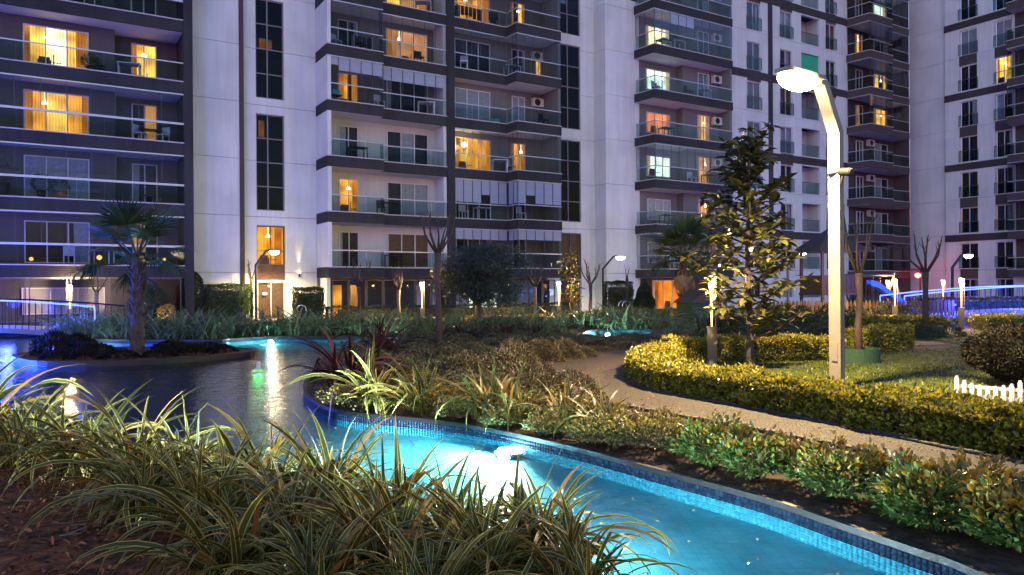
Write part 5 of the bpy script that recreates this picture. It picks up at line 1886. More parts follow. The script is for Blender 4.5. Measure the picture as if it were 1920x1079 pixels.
block_bush('clipped_bush', (-14.5, 38.4, 0), (2.3, 1.4, 1.95), 15000, 'laurel', 'clipped square bush left of the lit entrance, beside the downpipe')
block_bush('clipped_bush', (-10.35, 38.4, 0), (1.4, 1.3, 1.75), 10000, 'darkhedge', 'clipped square bush right of the lit entrance, ragged on top')
block_bush('clipped_bush', (6.1, 43.2, 0), (1.6, 1.4, 2.0), 10000, 'darkhedge', 'clipped square bush in front of the pale tower')
block_bush('round_bush', (6.75, 38.6, 0), (1.35, 1.3, 2.0), 9000, 'topiary', 'dark egg shaped bush beside the orange ground floor window', 'cone')
block_bush('round_bush', (-16.0, 37.6, 0), (1.3, 1.3, 2.6), 9000, 'topiary', 'dark tall bush in front of the corner pillar of the left block', 'egg')
block_bush('round_bush', (-17.2, 35.8, 0), (1.7, 1.4, 1.9), 4000, 'topiary', 'dark rounded bush behind the palm trunk', 'egg')
block_bush('round_bush', (-15.6, 34.0, 0), (0.75, 0.7, 1.0), 1500, 'gold', 'small golden lit bush right of the palm trunk', 'egg', 'shrub', (0.07, 0.12))
block_bush('purple_bush', (9.1, 12.4, 0), (3.1, 2.2, 1.05), 24000, 'purple', 'dark reddish clipped bush behind the white picket edging', 'egg', 'shrub', (0.035, 0.065))
light('POINT', 'bush_spot', (-15.5, 33.3, 0.3), 9, WARM, 0.05)


# leafy shrubs between channel and path
def leafy_shrub(loc, r, h, n, mats, label, leaf=(0.045, 0.08), top=0.4):
    h = h * 0.85
    e = empty('leafy_shrub', loc, rnd.uniform(0, 6), label, 'shrub', 'leafy shrubs between channel and path')
    st = MB()
    ns = 9
    tips = []
    for i in range(ns):
        a = 2 * pi * i / ns + rnd.uniform(-0.3, 0.3)
        q = rnd.uniform(0.35, 0.9) * r
        p1 = (cos(a) * q * 0.4, sin(a) * q * 0.4, h * 0.4)
        p2 = (cos(a) * q, sin(a) * q, h * rnd.uniform(0.75, 1.0))
        st.tube([(cos(a) * 0.03, sin(a) * 0.03, 0), p1, p2], [0.008, 0.006, 0.003], 5)
        tips.append(p2)
    st.build('stems', M['bark'], e)
    d = rand_dirs(n)
    d[:, 2] = d[:, 2] * 0.95
    rad = rng.uniform(0.45, 1.0, n) ** 0.6
    P = d * np.array([r, r, h * 0.42]) * (rad * (1 + 0.22 * value_noise(d, 2.7, loc[0])))[:, None] + np.array([0, 0, h * 0.56])
    tp = np.array(tips)[rng.integers(0, ns, n // 5)] + rng.normal(0, 0.035, (n // 5, 3)) + np.array([0, 0, 0.03])
    P = np.concatenate([P, tp])
    P[:, 2] = np.maximum(P[:, 2], 0.08)
    n = len(P)
    out = unit(P - np.array([0, 0, h * 0.4]))
    mi = (rng.random(n) < np.clip((P[:, 2] / h - 0.5) * 2.4, 0.0, 1) * min(1, top + 0.15)).astype(int)  # lamplit leaf colour grows likelier towards the top
    me = leaf_mesh('foliage', P, out + rand_dirs(n) * 0.6 + np.array([0, 0, 0.3]), out * 0.5 + rand_dirs(n) * 0.6 + np.array([0, 0, 0.8]), rng.uniform(*leaf, n), rng.uniform(leaf[0] * 0.5, leaf[1] * 0.5, n), mats, 0.2, mi)
    tag(put('foliage', me, e), None, None, None, 'stuff')
    return e


M['shrubgreen'] = leafy('green_shrub_leaf', (0.03, 0.065, 0.014), (0.15, 0.22, 0.05), 0.38, 0.2)
M['finebronze'] = leafy('fine_bronze_leaf', (0.04, 0.045, 0.012), (0.2, 0.17, 0.05), 0.45, 0.2)
for i, (x, y, r_, h_) in enumerate([(-2.35, 10.75, 0.4, 0.35), (-1.7, 10.6, 0.42, 0.34), (-0.95, 10.2, 0.42, 0.36), (-0.25, 10.0, 0.42, 0.38), (0.3, 9.65, 0.4, 0.38), (0.75, 9.3, 0.4, 0.38),
                                    (-0.75, 9.62, 0.26, 0.24), (-0.15, 9.05, 0.26, 0.24), (0.38, 8.55, 0.26, 0.24), (0.85, 8.05, 0.28, 0.26), (1.05, 8.9, 0.36, 0.34), (1.5, 8.3, 0.34, 0.32), (1.75, 7.5, 0.28, 0.3)]):
    leafy_shrub((x, y, 0), r_, h_, 1100, [M['finebronze'], M['shrubtop']], ('fine leaved low filler shrub ' + ('behind the flax row, ' if i < 6 else 'at the channel edge, ' if i < 10 else 'at the path edge, ')
                + ('first', 'second', 'third', 'fourth', 'fifth', 'sixth', 'first', 'second', 'third', 'fourth', 'first', 'second', 'third')[i] + ' from the left'), (0.025, 0.05), 0.5)
SM = [M['shrubgreen'], M['shrubtop']]
leafy_shrub((1.45, 7.75, 0), 0.38, 0.4, 2000, [M['moundbrown'], M['shrubtop']], 'fine leaved bronze shrub beside the yellow flax', (0.025, 0.05), 0.6)
leafy_shrub((1.15, 7.9, 0), 0.34, 0.34, 1600, [M['moundbrown'], M['shrubtop']], 'fine leaved bronze shrub overhanging the channel edge', (0.025, 0.05), 0.6)
leafy_shrub((1.86, 7.0, 0), 0.33, 0.46, 1500, SM, 'green shrub with tall shoots beside the bronze one', (0.04, 0.07), 0.35)
leafy_shrub((2.12, 6.6, 0), 0.3, 0.43, 1300, SM, 'green shrub with bare stems at its foot, second of the leafy row', (0.04, 0.07), 0.4)
leafy_shrub((2.5, 6.4, 0), 0.3, 0.38, 1200, SM, 'orange tipped shrub close to the path, third of the leafy row', (0.04, 0.07), 0.95)
leafy_shrub((2.58, 5.9, 0), 0.32, 0.4, 1400, SM, 'green shrub in the middle of the leafy row by the channel', (0.04, 0.07), 0.5)
leafy_shrub((2.98, 5.85, 0), 0.3, 0.38, 1200, SM, 'small orange topped shrub behind the middle of the leafy row', (0.04, 0.07), 1.0)
leafy_shrub((2.92, 5.2, 0), 0.36, 0.4, 1500, SM, 'bright green shrub near the channel corner', (0.05, 0.085), 0.4)
leafy_shrub((3.32, 5.35, 0), 0.34, 0.4, 1400, SM, 'orange topped shrub behind the bright green one at the corner', (0.05, 0.08), 1.0)
leafy_shrub((3.22, 4.8, 0), 0.36, 0.4, 1500, SM, 'last leafy shrub towards the right edge, dark green below', (0.05, 0.085), 0.7)
leafy_shrub((3.72, 5.0, 0), 0.36, 0.4, 1400, SM, 'leafy shrub at the right edge beside the path', (0.05, 0.08), 0.9)


# bare pollarded trees
def bare_tree(loc, hf, h, r, nb, label, spread=0.35, mat='bark', lean=0.0, group='bare pollarded trees'):
    e = empty('bare_tree', loc, rnd.uniform(0, 6), label, 'tree', group)
    MB().tube([(0, 0, -0.02), (lean * 0.3, 0.02, hf * 0.35), (lean * 0.7, -0.02, hf * 0.7), (lean, 0, hf)], [r * 1.2, r, r * 0.92, r * 1.15], 9).build('trunk', M[mat], e, True)
    for i in range(nb):
        a = 2 * pi * i / nb + rnd.uniform(-0.4, 0.4)
        L = (h - hf) * rnd.uniform(0.7, 1.05)
        q = spread * rnd.uniform(0.5, 1.2)
        p0 = (lean + cos(a) * r * 0.4, sin(a) * r * 0.4, hf - 0.03)
        p1 = (lean + cos(a) * q * 0.7, sin(a) * q * 0.7, hf + L * 0.45)
        p2 = (lean + cos(a + 0.2) * q * 1.0, sin(a + 0.2) * q * 1.0, hf + L)
        b_ = MB()
        b_.tube([p0, p1, p2], [r * 0.5, r * 0.34, r * 0.16], 6)
        for _ in range(2):
            t = rnd.uniform(0.3, 0.8)
            s0 = tuple(p1[k] + (p2[k] - p1[k]) * t for k in range(3))
            s1 = (s0[0] + rnd.uniform(-0.15, 0.15), s0[1] + rnd.uniform(-0.15, 0.15), s0[2] + rnd.uniform(0.15, 0.35))
            b_.tube([s0, s1], [r * 0.16, r * 0.07], 5)
        b_.build('branch', M['bark'], e, True)
    return e


bare_tree((-2.03, 20.72, 0), 2.65, 3.9, 0.085, 8, 'tall bare tree in the middle, rising from the low shrubs', 0.5)
bare_tree((-6.3, 31.0, 0), 1.75, 3.0, 0.07, 8, 'bare tree before the dark ground floor windows, thin spreading branches', 0.5)
bare_tree((-4.72, 31.4, 0), 1.6, 2.4, 0.07, 7, 'bare tree with an orange lit trunk left of a bollard', 0.25, 'palebark')
bare_tree((0.99, 32.6, 0), 1.7, 2.75, 0.075, 8, 'bare tree with a pale trunk right of the olive tree', 0.45, 'palebark')
bare_tree((3.85, 37.0, 0), 1.8, 3.0, 0.08, 8, 'bare dark tree against the pale tower', 0.5)
bare_tree((6.1, 40.0, 0), 2.1, 2.7, 0.07, 2, 'bare stub tree with two short arms behind the clipped bush', 0.2)
bare_tree((-18.2, 33.0, 0), 1.6, 2.5, 0.09, 3, 'bare tree leaning behind the left footbridge', 0.5, 'palebark')
bare_tree((-13.6, 39.3, 0), 2.2, 3.2, 0.08, 3, 'bare tree beside the downpipe left of the entrance lamp', 0.35)


def planter(loc, r, h, label):
    e = empty('planter', (*loc, 0), 0, label, 'planter', 'green round planters on the lawn')
    MB().lathe([(r, 0.016), (r * 1.01, h), (r * 0.94, h), (r * 0.93, h * 0.75), (0.01, h * 0.75)], 28).build('pot', M['green_felt'], e)
    MB().lathe([(r * 0.92, h * 0.75), (0.01, h * 0.8)], 20).build('soil', M['soil'], e)


planter((7.55, 16.4), 0.42, 0.32, 'green round planter beside the tall lamp post')
planter((13.28, 24.2), 0.46, 0.36, 'green round planter further back on the lawn')
bare_tree((7.55, 16.4, 0.2), 1.75, 3.2, 0.07, 6, 'bare tree growing from the green planter by the tall lamp', 0.4, 'bark')
bare_tree((13.28, 24.2, 0.2), 1.9, 3.05, 0.09, 7, 'bare tree in the far green planter before the blue footbridge', 0.55)


# magnolia with large leaves
def limb_tree(name, loc, trunk, limbs, label, cat='tree'):
    e = empty(name, loc, 0, label, cat)
    t = MB()
    for pts_, rad in [trunk] + limbs:
        t.tube(pts_, rad, 8)
    t.build('trunk', M['bark'], e, True)
    return e


def big_leaf(L, W):
    V, F = [], []
    S = 5
    for i in range(S + 1):
        t = i / S
        w = W * (sin(pi * min(1, t ** 0.85 * 0.97 + 0.03)) ** 0.75) * 0.5
        z = -0.25 * L * t * t
        V += [(t * L, -w, z + w * 0.35), (t * L, 0, z), (t * L, w, z + w * 0.35)]
    for i in range(S):
        a = 3 * i
        F += [(a, a + 1, a + 4, a + 3), (a + 1, a + 2, a + 5, a + 4)]
    return np.array(V), np.array(F)


random_state = random.Random(21)
limbs = []
whorls = []
for i in range(62):
    z0 = 0.6 + 3.75 * (i / 61) ** 0.95
    a = i * 2.4 + random_state.uniform(-0.3, 0.3)
    env = np.interp(z0, [0.6, 1.3, 2.1, 3.0, 3.9, 4.4], [1.0, 1.15, 1.1, 0.85, 0.62, 0.4])
    q = env * random_state.uniform(0.65, 1.1)
    up = random_state.uniform(0.25, 0.6)
    p1 = (cos(a) * q * 0.5, sin(a) * q * 0.5, z0 + up * 0.35)
    p2 = (cos(a) * q, sin(a) * q, z0 + up)
    limbs.append(([(0, 0, z0), p1, p2], [0.026, 0.017, 0.008]))
    whorls += [p2, tuple((p1[k] + p2[k]) / 2 for k in range(3)), p1]
whorls += [(0, 0, 4.85), (0.05, 0, 4.6), (-0.05, 0.03, 4.35)]
mg = limb_tree('magnolia_tree', (4.82, 15.33, 0), ([(0, 0, -0.02), (0.02, 0.0, 0.6), (-0.02, 0.03, 2.4), (0.03, 0, 4.0), (0, 0, 4.85)], [0.13, 0.075, 0.05, 0.03, 0.012]), limbs,
               'broad leaved magnolia on the lawn, large glossy leaves, left of the tall lamp')
LM = []
for i in range(5):
    V, F = big_leaf(1.0, 0.4 + 0.05 * i)
    LM.append(np_mesh('leaf', V, F, M['magnolia'], smooth=True))
extraV, extraF, off = [], [], 0
cnt = 0
spots = []
for w in whorls:
    nl = random_state.randint(7, 9)
    for j in range(nl):
        spots.append((w, j, nl))
random_state.shuffle(spots)
for w, j, nl in spots:
    az = 2 * pi * j / nl + random_state.uniform(-0.4, 0.4)
    pitch = random_state.uniform(-0.9, 0.35)
    s = random_state.uniform(0.18, 0.3)
    if cnt < 290:
        o = put('leaf', random_state.choice(LM), mg, w)
        o.rotation_euler = (random_state.uniform(-0.5, 0.5), pitch, az)
        o.scale = (s, s, s)
    else:
        V, F = big_leaf(s, s * random_state.uniform(0.38, 0.55))
        Rm = np.array((Matrix.Rotation(az, 3, 'Z') @ Matrix.Rotation(pitch, 3, 'Y') @ Matrix.Rotation(random_state.uniform(-0.5, 0.5), 3, 'X')))
        extraV.append(V @ Rm.T + np.array(w))
        extraF.append(F + off)
        off += len(V)
    cnt += 1
if extraV:
    tag(put('foliage', np_mesh('foliage', np.concatenate(extraV), np.concatenate(extraF), M['magnolia'], smooth=True), mg), None, None, None, 'stuff')


def crown_tree(name, loc, trunk_h, r, cz, rx, rz, n, mat, label, leaf, lumps=9, gap=0.35):
    e = empty(name, loc, 0, label, 'tree')
    t = MB()
    t.tube([(0, 0, -0.02), (0.04, 0, trunk_h * 0.6), (0, 0.02, trunk_h)], [r * 1.25, r, r * 0.8], 9)
    ce = []
    for i in range(lumps):
        a = i * 2.4
        q = rx * 0.62 * math.sqrt((i + 0.5) / lumps)
        zc = cz + rz * 0.55 * math.cos(i * 1.9)
        ce.append((cos(a) * q, sin(a) * q, zc))
        t.tube([(0, 0, trunk_h * 0.9), (cos(a) * q * 0.4, sin(a) * q * 0.4, (trunk_h + zc) / 2), (cos(a) * q, sin(a) * q, zc)], [r * 0.5, r * 0.3, r * 0.1], 6)
    t.build('trunk', M['bark'], e, True)
    ce = np.array(ce)
    k = rng.integers(0, lumps, n)
    d = rand_dirs(n)
    rad = rng.uniform(0.3, 1.0, n) ** 0.5
    sz = np.where(k[:, None] >= 0, np.array([rx * 0.5, rx * 0.5, rz * 0.52]), 0)
    P = ce[k] + d * sz * (rad * (1 + gap * value_noise(d + ce[k], 3.3, 4)))[:, None]
    me = leaf_mesh('crown', P, d * 0.5 + rand_dirs(n) + np.array([0, 0, -0.1]), rand_dirs(n) + np.array([0, 0, 0.6]), rng.uniform(*leaf, n), rng.uniform(leaf[0] * 0.25, leaf[1] * 0.3, n), M[mat])
    tag(put('crown', me, e), None, None, None, 'stuff')
    return e


crown_tree('olive_tree', (-1.4, 31.0, 0), 1.05, 0.16, 2.2, 1.95, 1.2, 34000, 'olive', 'dark olive tree with a broad round crown before the central block', (0.07, 0.13), 14)
crown_tree('slender_tree', (2.75, 35.8, 0), 0.9, 0.05, 2.1, 0.6, 1.3, 700, 'magnolia', 'slender evergreen tree beside the lit bollard and bare tree', (0.13, 0.22), 7, 0.5)


# palms
def fan_frond(L, spread, n=26, droop=0.35):
    """Fan leaf: petiole and narrow segments radiating from its end."""
    Vs, Fs = [], []
    off = 0
    pet = L * 0.55
    w = 0.012
    for i in range(n):
        t = i / (n - 1) * 2 - 1
        a = t * spread
        ln = L * 0.62 * (1 - 0.28 * abs(t)) * rnd.uniform(0.9, 1.05)
        V = []
        for s in range(5):
            q = s / 4
            wd = 0.022 * L * (0.5 + 1.2 * q if q < 0.4 else 1.6 * (1 - q) + 0.02)
            x = pet + cos(a) * ln * q
            y = sin(a) * ln * q
            z = -droop * L * 0.5 * q ** 2.2 * rnd.uniform(0.6, 1.3) + 0.03 * L * (i % 2) * q
            V += [(x + sin(a) * wd, y - cos(a) * wd, z + 0.3 * wd), (x - sin(a) * wd, y + cos(a) * wd, z + 0.3 * wd)]
        F = [(2 * s, 2 * s + 2, 2 * s + 3, 2 * s + 1) for s in range(4)]
        Vs.append(np.array(V))
        Fs.append(np.array(F) + off)
        off += len(V)
    V = np.array([(0, -w, 0), (0, w, 0), (pet, -w, 0.0), (pet, w, 0.0), (0, 0, -0.03), (pet, 0, -0.025)])
    F = np.array([(0, 2, 3, 1), (1, 3, 5, 4), (4, 5, 2, 0)])
    Vs.append(V)
    Fs.append(F + off)
    return np.concatenate(Vs), np.concatenate(Fs)


FR = [np_mesh('frond', *fan_frond(1.0, 1.45, 28, dr), M['palm']) for dr in (0.2, 0.35, 0.6)]
FD = [np_mesh('dry_frond', *fan_frond(1.0, 1.2, 20, 0.6), M['palmdry'])]


def palm(loc, h, r, L, nf, label, dry=8, seed=1):
    q = random.Random(seed)
    e = empty('fan_palm', loc, 0, label, 'palm tree')
    t = MB()
    prof = []
    for i in range(15):
        u = i / 14
        prof.append((r * (1.25 - 0.35 * u) * (1 + 0.1 * (i % 2)), h * u))
    t.lathe(prof, 12)
    t.build('trunk', M['fibre'], e)
    # stubs of cut leaf bases
    st = MB()
    for i in range(90):
        u = q.uniform(0.1, 1.0)
        a = q.uniform(0, 6.28)
        rr = r * (1.2 - 0.3 * u)
        p = (cos(a) * rr, sin(a) * rr, h * u)
        st.tube([p, (cos(a) * (rr + 0.11), sin(a) * (rr + 0.11), h * u + 0.16)], [0.035, 0.014], 4)
    tag(st.build('leaf_bases', M['fibre'], e), None, None, None, 'stuff')
    for i in range(nf):
        u = (i + 0.5) / nf
        el = 1.3 - 1.55 * u + q.uniform(-0.12, 0.12)
        o = put('frond', FR[0 if u < 0.35 else 1 if u < 0.7 else 2], e, (0, 0, h + 0.08 - 0.25 * u))
        s = L * q.uniform(0.85, 1.1)
        o.scale = (s, s, s)
        o.rotation_euler = (q.uniform(-0.25, 0.25), -el, i * 2.4 + q.uniform(-0.2, 0.2))
    for i in range(dry):
        o = put('dry_frond', FD[0], e, (0, 0, h - 0.2))
        s = L * q.uniform(0.6, 0.85)
        o.scale = (s, s, s)
        o.rotation_euler = (0, 1.2 + q.uniform(-0.2, 0.2), i * 2.4)
    return e


palm((-10.1, 20.3, 0.0), 2.55, 0.14, 1.6, 15, 'fan palm with a thick dark trunk on the pool island', 0, 3)
palm((8.68, 38.0, 0), 3.2, 0.22, 2.1, 26, 'fan palm behind the magnolia, in front of the corner balconies', 9, 5)

# ------------------------------------------------------------------ white picket edging
fe = empty('picket_edging', (6.46, 10.96, 0), math.atan2(9.6 - 10.96, 7.75 - 6.46), 'low white wavy picket edging in front of the purple bush', 'garden fence')
pk = MB()
NP = 19
for i in range(NP):
    x = i * 0.098
    u = (i % 9) / 8.0
    h = 0.34 - 0.09 * sin(pi * u) if i % 9 not in (0, 8) else 0.36
    key = ('pk', round(h, 3))
    if key not in CACHE:
        CACHE[key] = MB().prism([(-0.028, -0.01), (0.028, -0.01), (0.028, 0.01), (-0.028, 0.01)], 0.01, h - 0.025).prism([(-0.018, -0.01), (0.018, -0.01), (0.018, 0.01), (-0.018, 0.01)], h - 0.025, h).mesh('picket', M['white_paint'])
    put('picket', CACHE[key], fe, (x, 0, 0))
for z in (0.07, 0.2):
    MB().box(-0.03, NP * 0.098 - 0.07, 0.011, 0.024, z, z + 0.045).build('rail', M['white_paint'], fe)

# coloured picket fence of the playground
fe = empty('picket_fence', (10.6, 32.4, 0), 0.06, 'colourful picket fence in front of the playground', 'fence')
colrs = ['red', 'amber', 'lemon', 'red', 'leaf', 'amber', 'sky', 'red']
for nm in set(colrs):
    CACHE[('cp', nm)] = MB().prism([(-0.06, -0.012), (0.06, -0.012), (0.06, 0.012), (-0.06, 0.012)], 0.05, 0.95).prism([(-0.03, -0.012), (0.03, -0.012), (0.03, 0.012), (-0.03, 0.012)], 0.95, 1.02).mesh('picket', M['picket_' + nm])
for i in range(52):
    put('picket', CACHE[('cp', colrs[(i * 5 + i // 3) % 8])], fe, (i * 0.17, 0, 0))
for z in (0.25, 0.75):
    MB().box(-0.1, 52 * 0.17, 0.014, 0.05, z, z + 0.07).build('rail', M['wood'], fe)
light('POINT', 'playground_glow', (13.0, 31.0, 2.2), 0.001, WARM, 0.1)

# play tower with roof and slide
pt_ = empty('play_tower', (15.6, 37.0, 0), 0.15, 'dark timber play tower with a pyramid roof behind the tall lamp', 'play tower')
rf = MB()
w = 1.4
v = [(-w, -w, 3.3), (w, -w, 3.3), (w, w, 3.3), (-w, w, 3.3), (0, 0, 4.5)]
rf.v += v
rf.f += [(0, 1, 4), (1, 2, 4), (2, 3, 4), (3, 0, 4), (3, 2, 1, 0)]
rf.mi += [0] * 5
rf.build('roof', M['roof'], pt_)
for sx in (-1, 1):
    for sy in (-1, 1):
        MB().box(sx * 0.95 - 0.06, sx * 0.95 + 0.06, sy * 0.95 - 0.06, sy * 0.95 + 0.06, 0, 3.3).build('post', M['wood'], pt_)
MB().box(-1.05, 1.05, -1.05, 1.05, 1.2, 1.3).build('deck', M['wood'], pt_)
sl = MB().box(-0.05, 0.05, -0.02, 0.02, 0, 0.85).mesh('slat', M['wood'])
for i in range(14):
    put('slat', sl, pt_, (-0.85 + i * 0.13, -1.0, 1.3))
    if i < 13:
        put('slat', sl, pt_, (-1.0, -0.8 + i * 0.13, 1.3), pi / 2)
sd = empty('slide', (17.0, 35.9, 0), -0.12, 'blue playground slide beside the tall lamp', 'slide')
ch = MB()
prof = [(0.0, 1.7), (0.35, 1.6), (1.0, 1.1), (1.8, 0.5), (2.3, 0.25), (2.7, 0.22)]
for (xa, za), (xb, zb) in zip(prof, prof[1:]):
    for y0, y1, up in ((-0.28, 0.28, 0.0),):
        ch.quad((xa, y0, za), (xb, y0, zb), (xb, y1, zb), (xa, y1, za))
        ch.quad((xa, y0, za - 0.04), (xa, y1, za - 0.04), (xb, y1, zb - 0.04), (xb, y0, zb - 0.04))
ch.build('chute', M['plastic_blue'], sd)
for y in (-0.3, 0.3):
    q = MB()
    for (xa, za), (xb, zb) in zip(prof, prof[1:]):
        q.v += []
        n0 = len(q.v)
        q.v += [(xa, y - 0.02, za - 0.06), (xb, y - 0.02, zb - 0.06), (xb, y - 0.02, zb + 0.22), (xa, y - 0.02, za + 0.22), (xa, y + 0.02, za - 0.06), (xb, y + 0.02, zb - 0.06), (xb, y + 0.02, zb + 0.22), (xa, y + 0.02, za + 0.22)]
        for f_ in ((0, 1, 2, 3), (5, 4, 7, 6), (3, 2, 6, 7), (0, 4, 5, 1)):
            q.f.append(tuple(n0 + i for i in f_))
            q.mi.append(0)
    q.build('side_rail', M['plastic_blue'], sd)
MB().box(1.75, 1.85, -0.3, 0.3, 0.02, 0.45).build('support', M['plastic_blue'], sd)
sw = empty('swing_frame', (18.6, 39.5, 0), 0.2, 'timber swing frame with crossed legs behind the slide', 'swing')
MB().tube([(-1.6, 0, 2.2), (1.8, 0, 2.2)], 0.06, 8).build('crossbar', M['wood'], sw)
for x in (-1.5, 1.7):
    for y in (-0.9, 0.9):
        MB().tube([(x, y, 0), (x * 0.95, -y * 0.08, 2.3)], 0.055, 7).build('leg', M['wood'], sw)
for x in (-0.5, 0.6):
    m = MB()
    m.tube([(x - 0.2, 0, 2.2), (x - 0.2, 0, 0.5)], 0.012, 5)
    m.tube([(x + 0.2, 0, 2.2), (x + 0.2, 0, 0.5)], 0.012, 5)
    m.box(x - 0.24, x + 0.24, -0.1, 0.1, 0.47, 0.51)
    m.build('swing_seat', M['black_metal'], sw)
# small dark play house behind the round bush
ph = empty('play_house', (9.1, 36.2, 0), 0.3, 'small dark playhouse with a sloping roof below the second palm', 'playhouse')
m = MB()
m.prism([(-0.95, -0.7), (0.95, -0.7), (0.95, 0.7), (-0.95, 0.7)], 0, 0.9)
m.build('body', M['green_felt'], ph)
m = MB()
m.v += [(-1.1, -0.85, 0.88), (1.1, -0.85, 0.88), (1.1, 0.85, 0.88), (-1.1, 0.85, 0.88), (-0.15, -0.85, 1.5), (-0.15, 0.85, 1.5)]
m.f += [(0, 1, 4), (2, 3, 5), (1, 2, 5, 4), (3, 0, 4, 5), (3, 2, 1, 0)]
m.mi += [0] * 5
m.build('roof', M['roof'], ph)

# red lamp on a canopy by the oriel stack
rl = empty('red_lamp', fac(63.2, 36.3, 2.45), TH, 'glowing red lamp under a small canopy by the right corner', 'lamp')
MB().lathe([(0.02, -0.22), (0.2, -0.12), (0.24, 0.0), (0.2, 0.12), (0.02, 0.2)], 16).build('globe', M['red_lamp'], rl, True)
MB().box(-1.1, 1.1, -0.1, 1.0, 0.45, 0.55).build('canopy', M['brown_wall'], rl)
MB().box(0.75, 0.85, 0.2, 0.3, -2.45, 0.45).build('canopy_post', M['brown_wall'], rl)
MB().tube([(0, 0, 0.2), (0, 0, 0.45)], 0.02, 6).build('hanger', M['black_metal'], rl)
light('POINT', 'red_glow', (0, -0.4, -0.05), 40, (1.0, 0.04, 0.02), 0.2, rl)

# pool ladders
def ladder(loc, rz, label):
    e = empty('pool_ladder', loc, rz, label, 'pool ladder', 'steel pool ladder handles')
    for y in (-0.22, 0.22):
        MB().tube([(0.0, y, -0.1)] + [(0.2 - 0.2 * cos(a), y, 0.62 + 0.2 * sin(a)) for a in np.linspace(0, pi, 8)] + [(0.4, y, 0.0)], 0.025, 8).build('handrail', M['steel'], e, True)


ladder((-9.8, 34.3, 0.1), 0.3, 'steel ladder handle before the clipped bush right of the entrance')
ladder((5.6, 38.9, 0.1), 0.3, 'steel ladder handle before the clipped bush at the pale tower')


# ------------------------------------------------------------------ balcony things
def chair(mat='black_metal'):
    e = empty('balcony_chair', (0, 0, 0))
    MB().box(-0.24, 0.24, -0.24, 0.24, 0.42, 0.47).build('seat', M[mat], e)
    MB().box(-0.24, 0.24, 0.2, 0.25, 0.47, 0.88).build('backrest', M[mat], e)
    lg = MB().box(-0.022, 0.022, -0.022, 0.022, 0, 0.42).mesh('leg', M[mat])
    for x in (-0.21, 0.21):
        for y in (-0.2, 0.2):
            put('leg', lg, e, (x, y, 0))
    return e


def table(mat='black_metal'):
    e = empty('balcony_table', (0, 0, 0))
    MB().box(-0.5, 0.5, -0.32, 0.32, 0.7, 0.74).build('tabletop', M[mat], e)
    lg = MB().box(-0.025, 0.025, -0.025, 0.025, 0, 0.7).mesh('leg', M[mat])
    for x in (-0.45, 0.45):
        for y in (-0.27, 0.27):
            put('leg', lg, e, (x, y, 0))
    return e


ch_w, ch_b, tb_b, tb_w = chair('pale_cloth'), chair('black_metal'), table('black_metal'), table('pale_cloth')
used = set()


def place(proto, s, t, k, rz, label, cat, grp):
    o = proto if id(proto) not in used else copy_tree(proto)
    used.add(id(proto))
    o.location = fac(s, t, ZF(k) - 0.01)
    o.rotation_euler = (0, 0, TH + rz)
    return tag(o, label, cat, grp)


place(ch_w, 4.0, 40.7, 2, 0.9, 'pale armchair left of the table on the lit left block balcony', 'chair', 'balcony chairs')
place(ch_w, 5.0, 40.7, 2, -0.9, 'pale armchair right of the table on the lit left block balcony', 'chair', 'balcony chairs')
place(tb_b, 4.5, 41.1, 2, 0.0, 'dark table between two pale armchairs on the left block', 'table', 'balcony tables')
place(ch_b, 4.4, 40.8, 1, -0.4, 'dark chair on the unlit left block balcony above the palm', 'chair', 'balcony chairs')
place(ch_w, 13.7, 40.3, 4, 0.5, 'pale blue chair high on the glazed central balcony', 'chair', 'balcony chairs')
place(ch_b, 15.1, 40.2, 4, 0.5, 'dark chair beside the pale blue one on the glazed central balcony', 'chair', 'balcony chairs')
place(tb_b, 15.0, 40.5, 2, 0.0, 'black table on the open central balcony beside a dark door', 'table', 'balcony tables')
place(ch_b, 18.9, 40.7, 4, 0.0, 'dark chair silhouetted on the peach lit central balcony', 'chair', 'balcony chairs')
place(ch_w, 21.6, 40.3, 1, 0.0, 'white chair on the blind shaded balcony right of the pillar', 'chair', 'balcony chairs')
place(tb_w, 22.9, 40.35, 1, 0.0, 'white table on the blind shaded balcony right of the pillar', 'table', 'balcony tables')
place(ch_w, 25.3, 39.6, 1, 0.3, 'white chair in the bay of the blind shaded balcony', 'chair', 'balcony chairs')
place(ch_b, 27.0, 39.6, 3, 0.3, 'dark chair under the air conditioner of the open bay balcony', 'chair', 'balcony chairs')
place(tb_b, 36.5, 38.5, 3, 0.0, 'dark table before the orange window of the corner balcony', 'table', 'balcony tables')
place(tb_b, 36.4, 38.4, 1, 0.0, 'dark table before the curtained window of the corner balcony', 'table', 'balcony tables')
place(ch_b, 38.3, 38.2, 4, 0.3, 'dark chair on the open corner balcony beside the white lit window', 'chair', 'balcony chairs')
place(tb_b, 36.3, 38.5, 5, 0.0, 'dark table before the white lit window of the glazed corner balcony', 'table', 'balcony tables')
place(ch_b, 38.6, 38.2, 1, -0.3, 'dark chair between window and orange door of the corner balcony', 'chair', 'balcony chairs')
ORD = ('lowest', 'second', 'third', 'fourth', 'fifth', 'sixth', 'seventh')
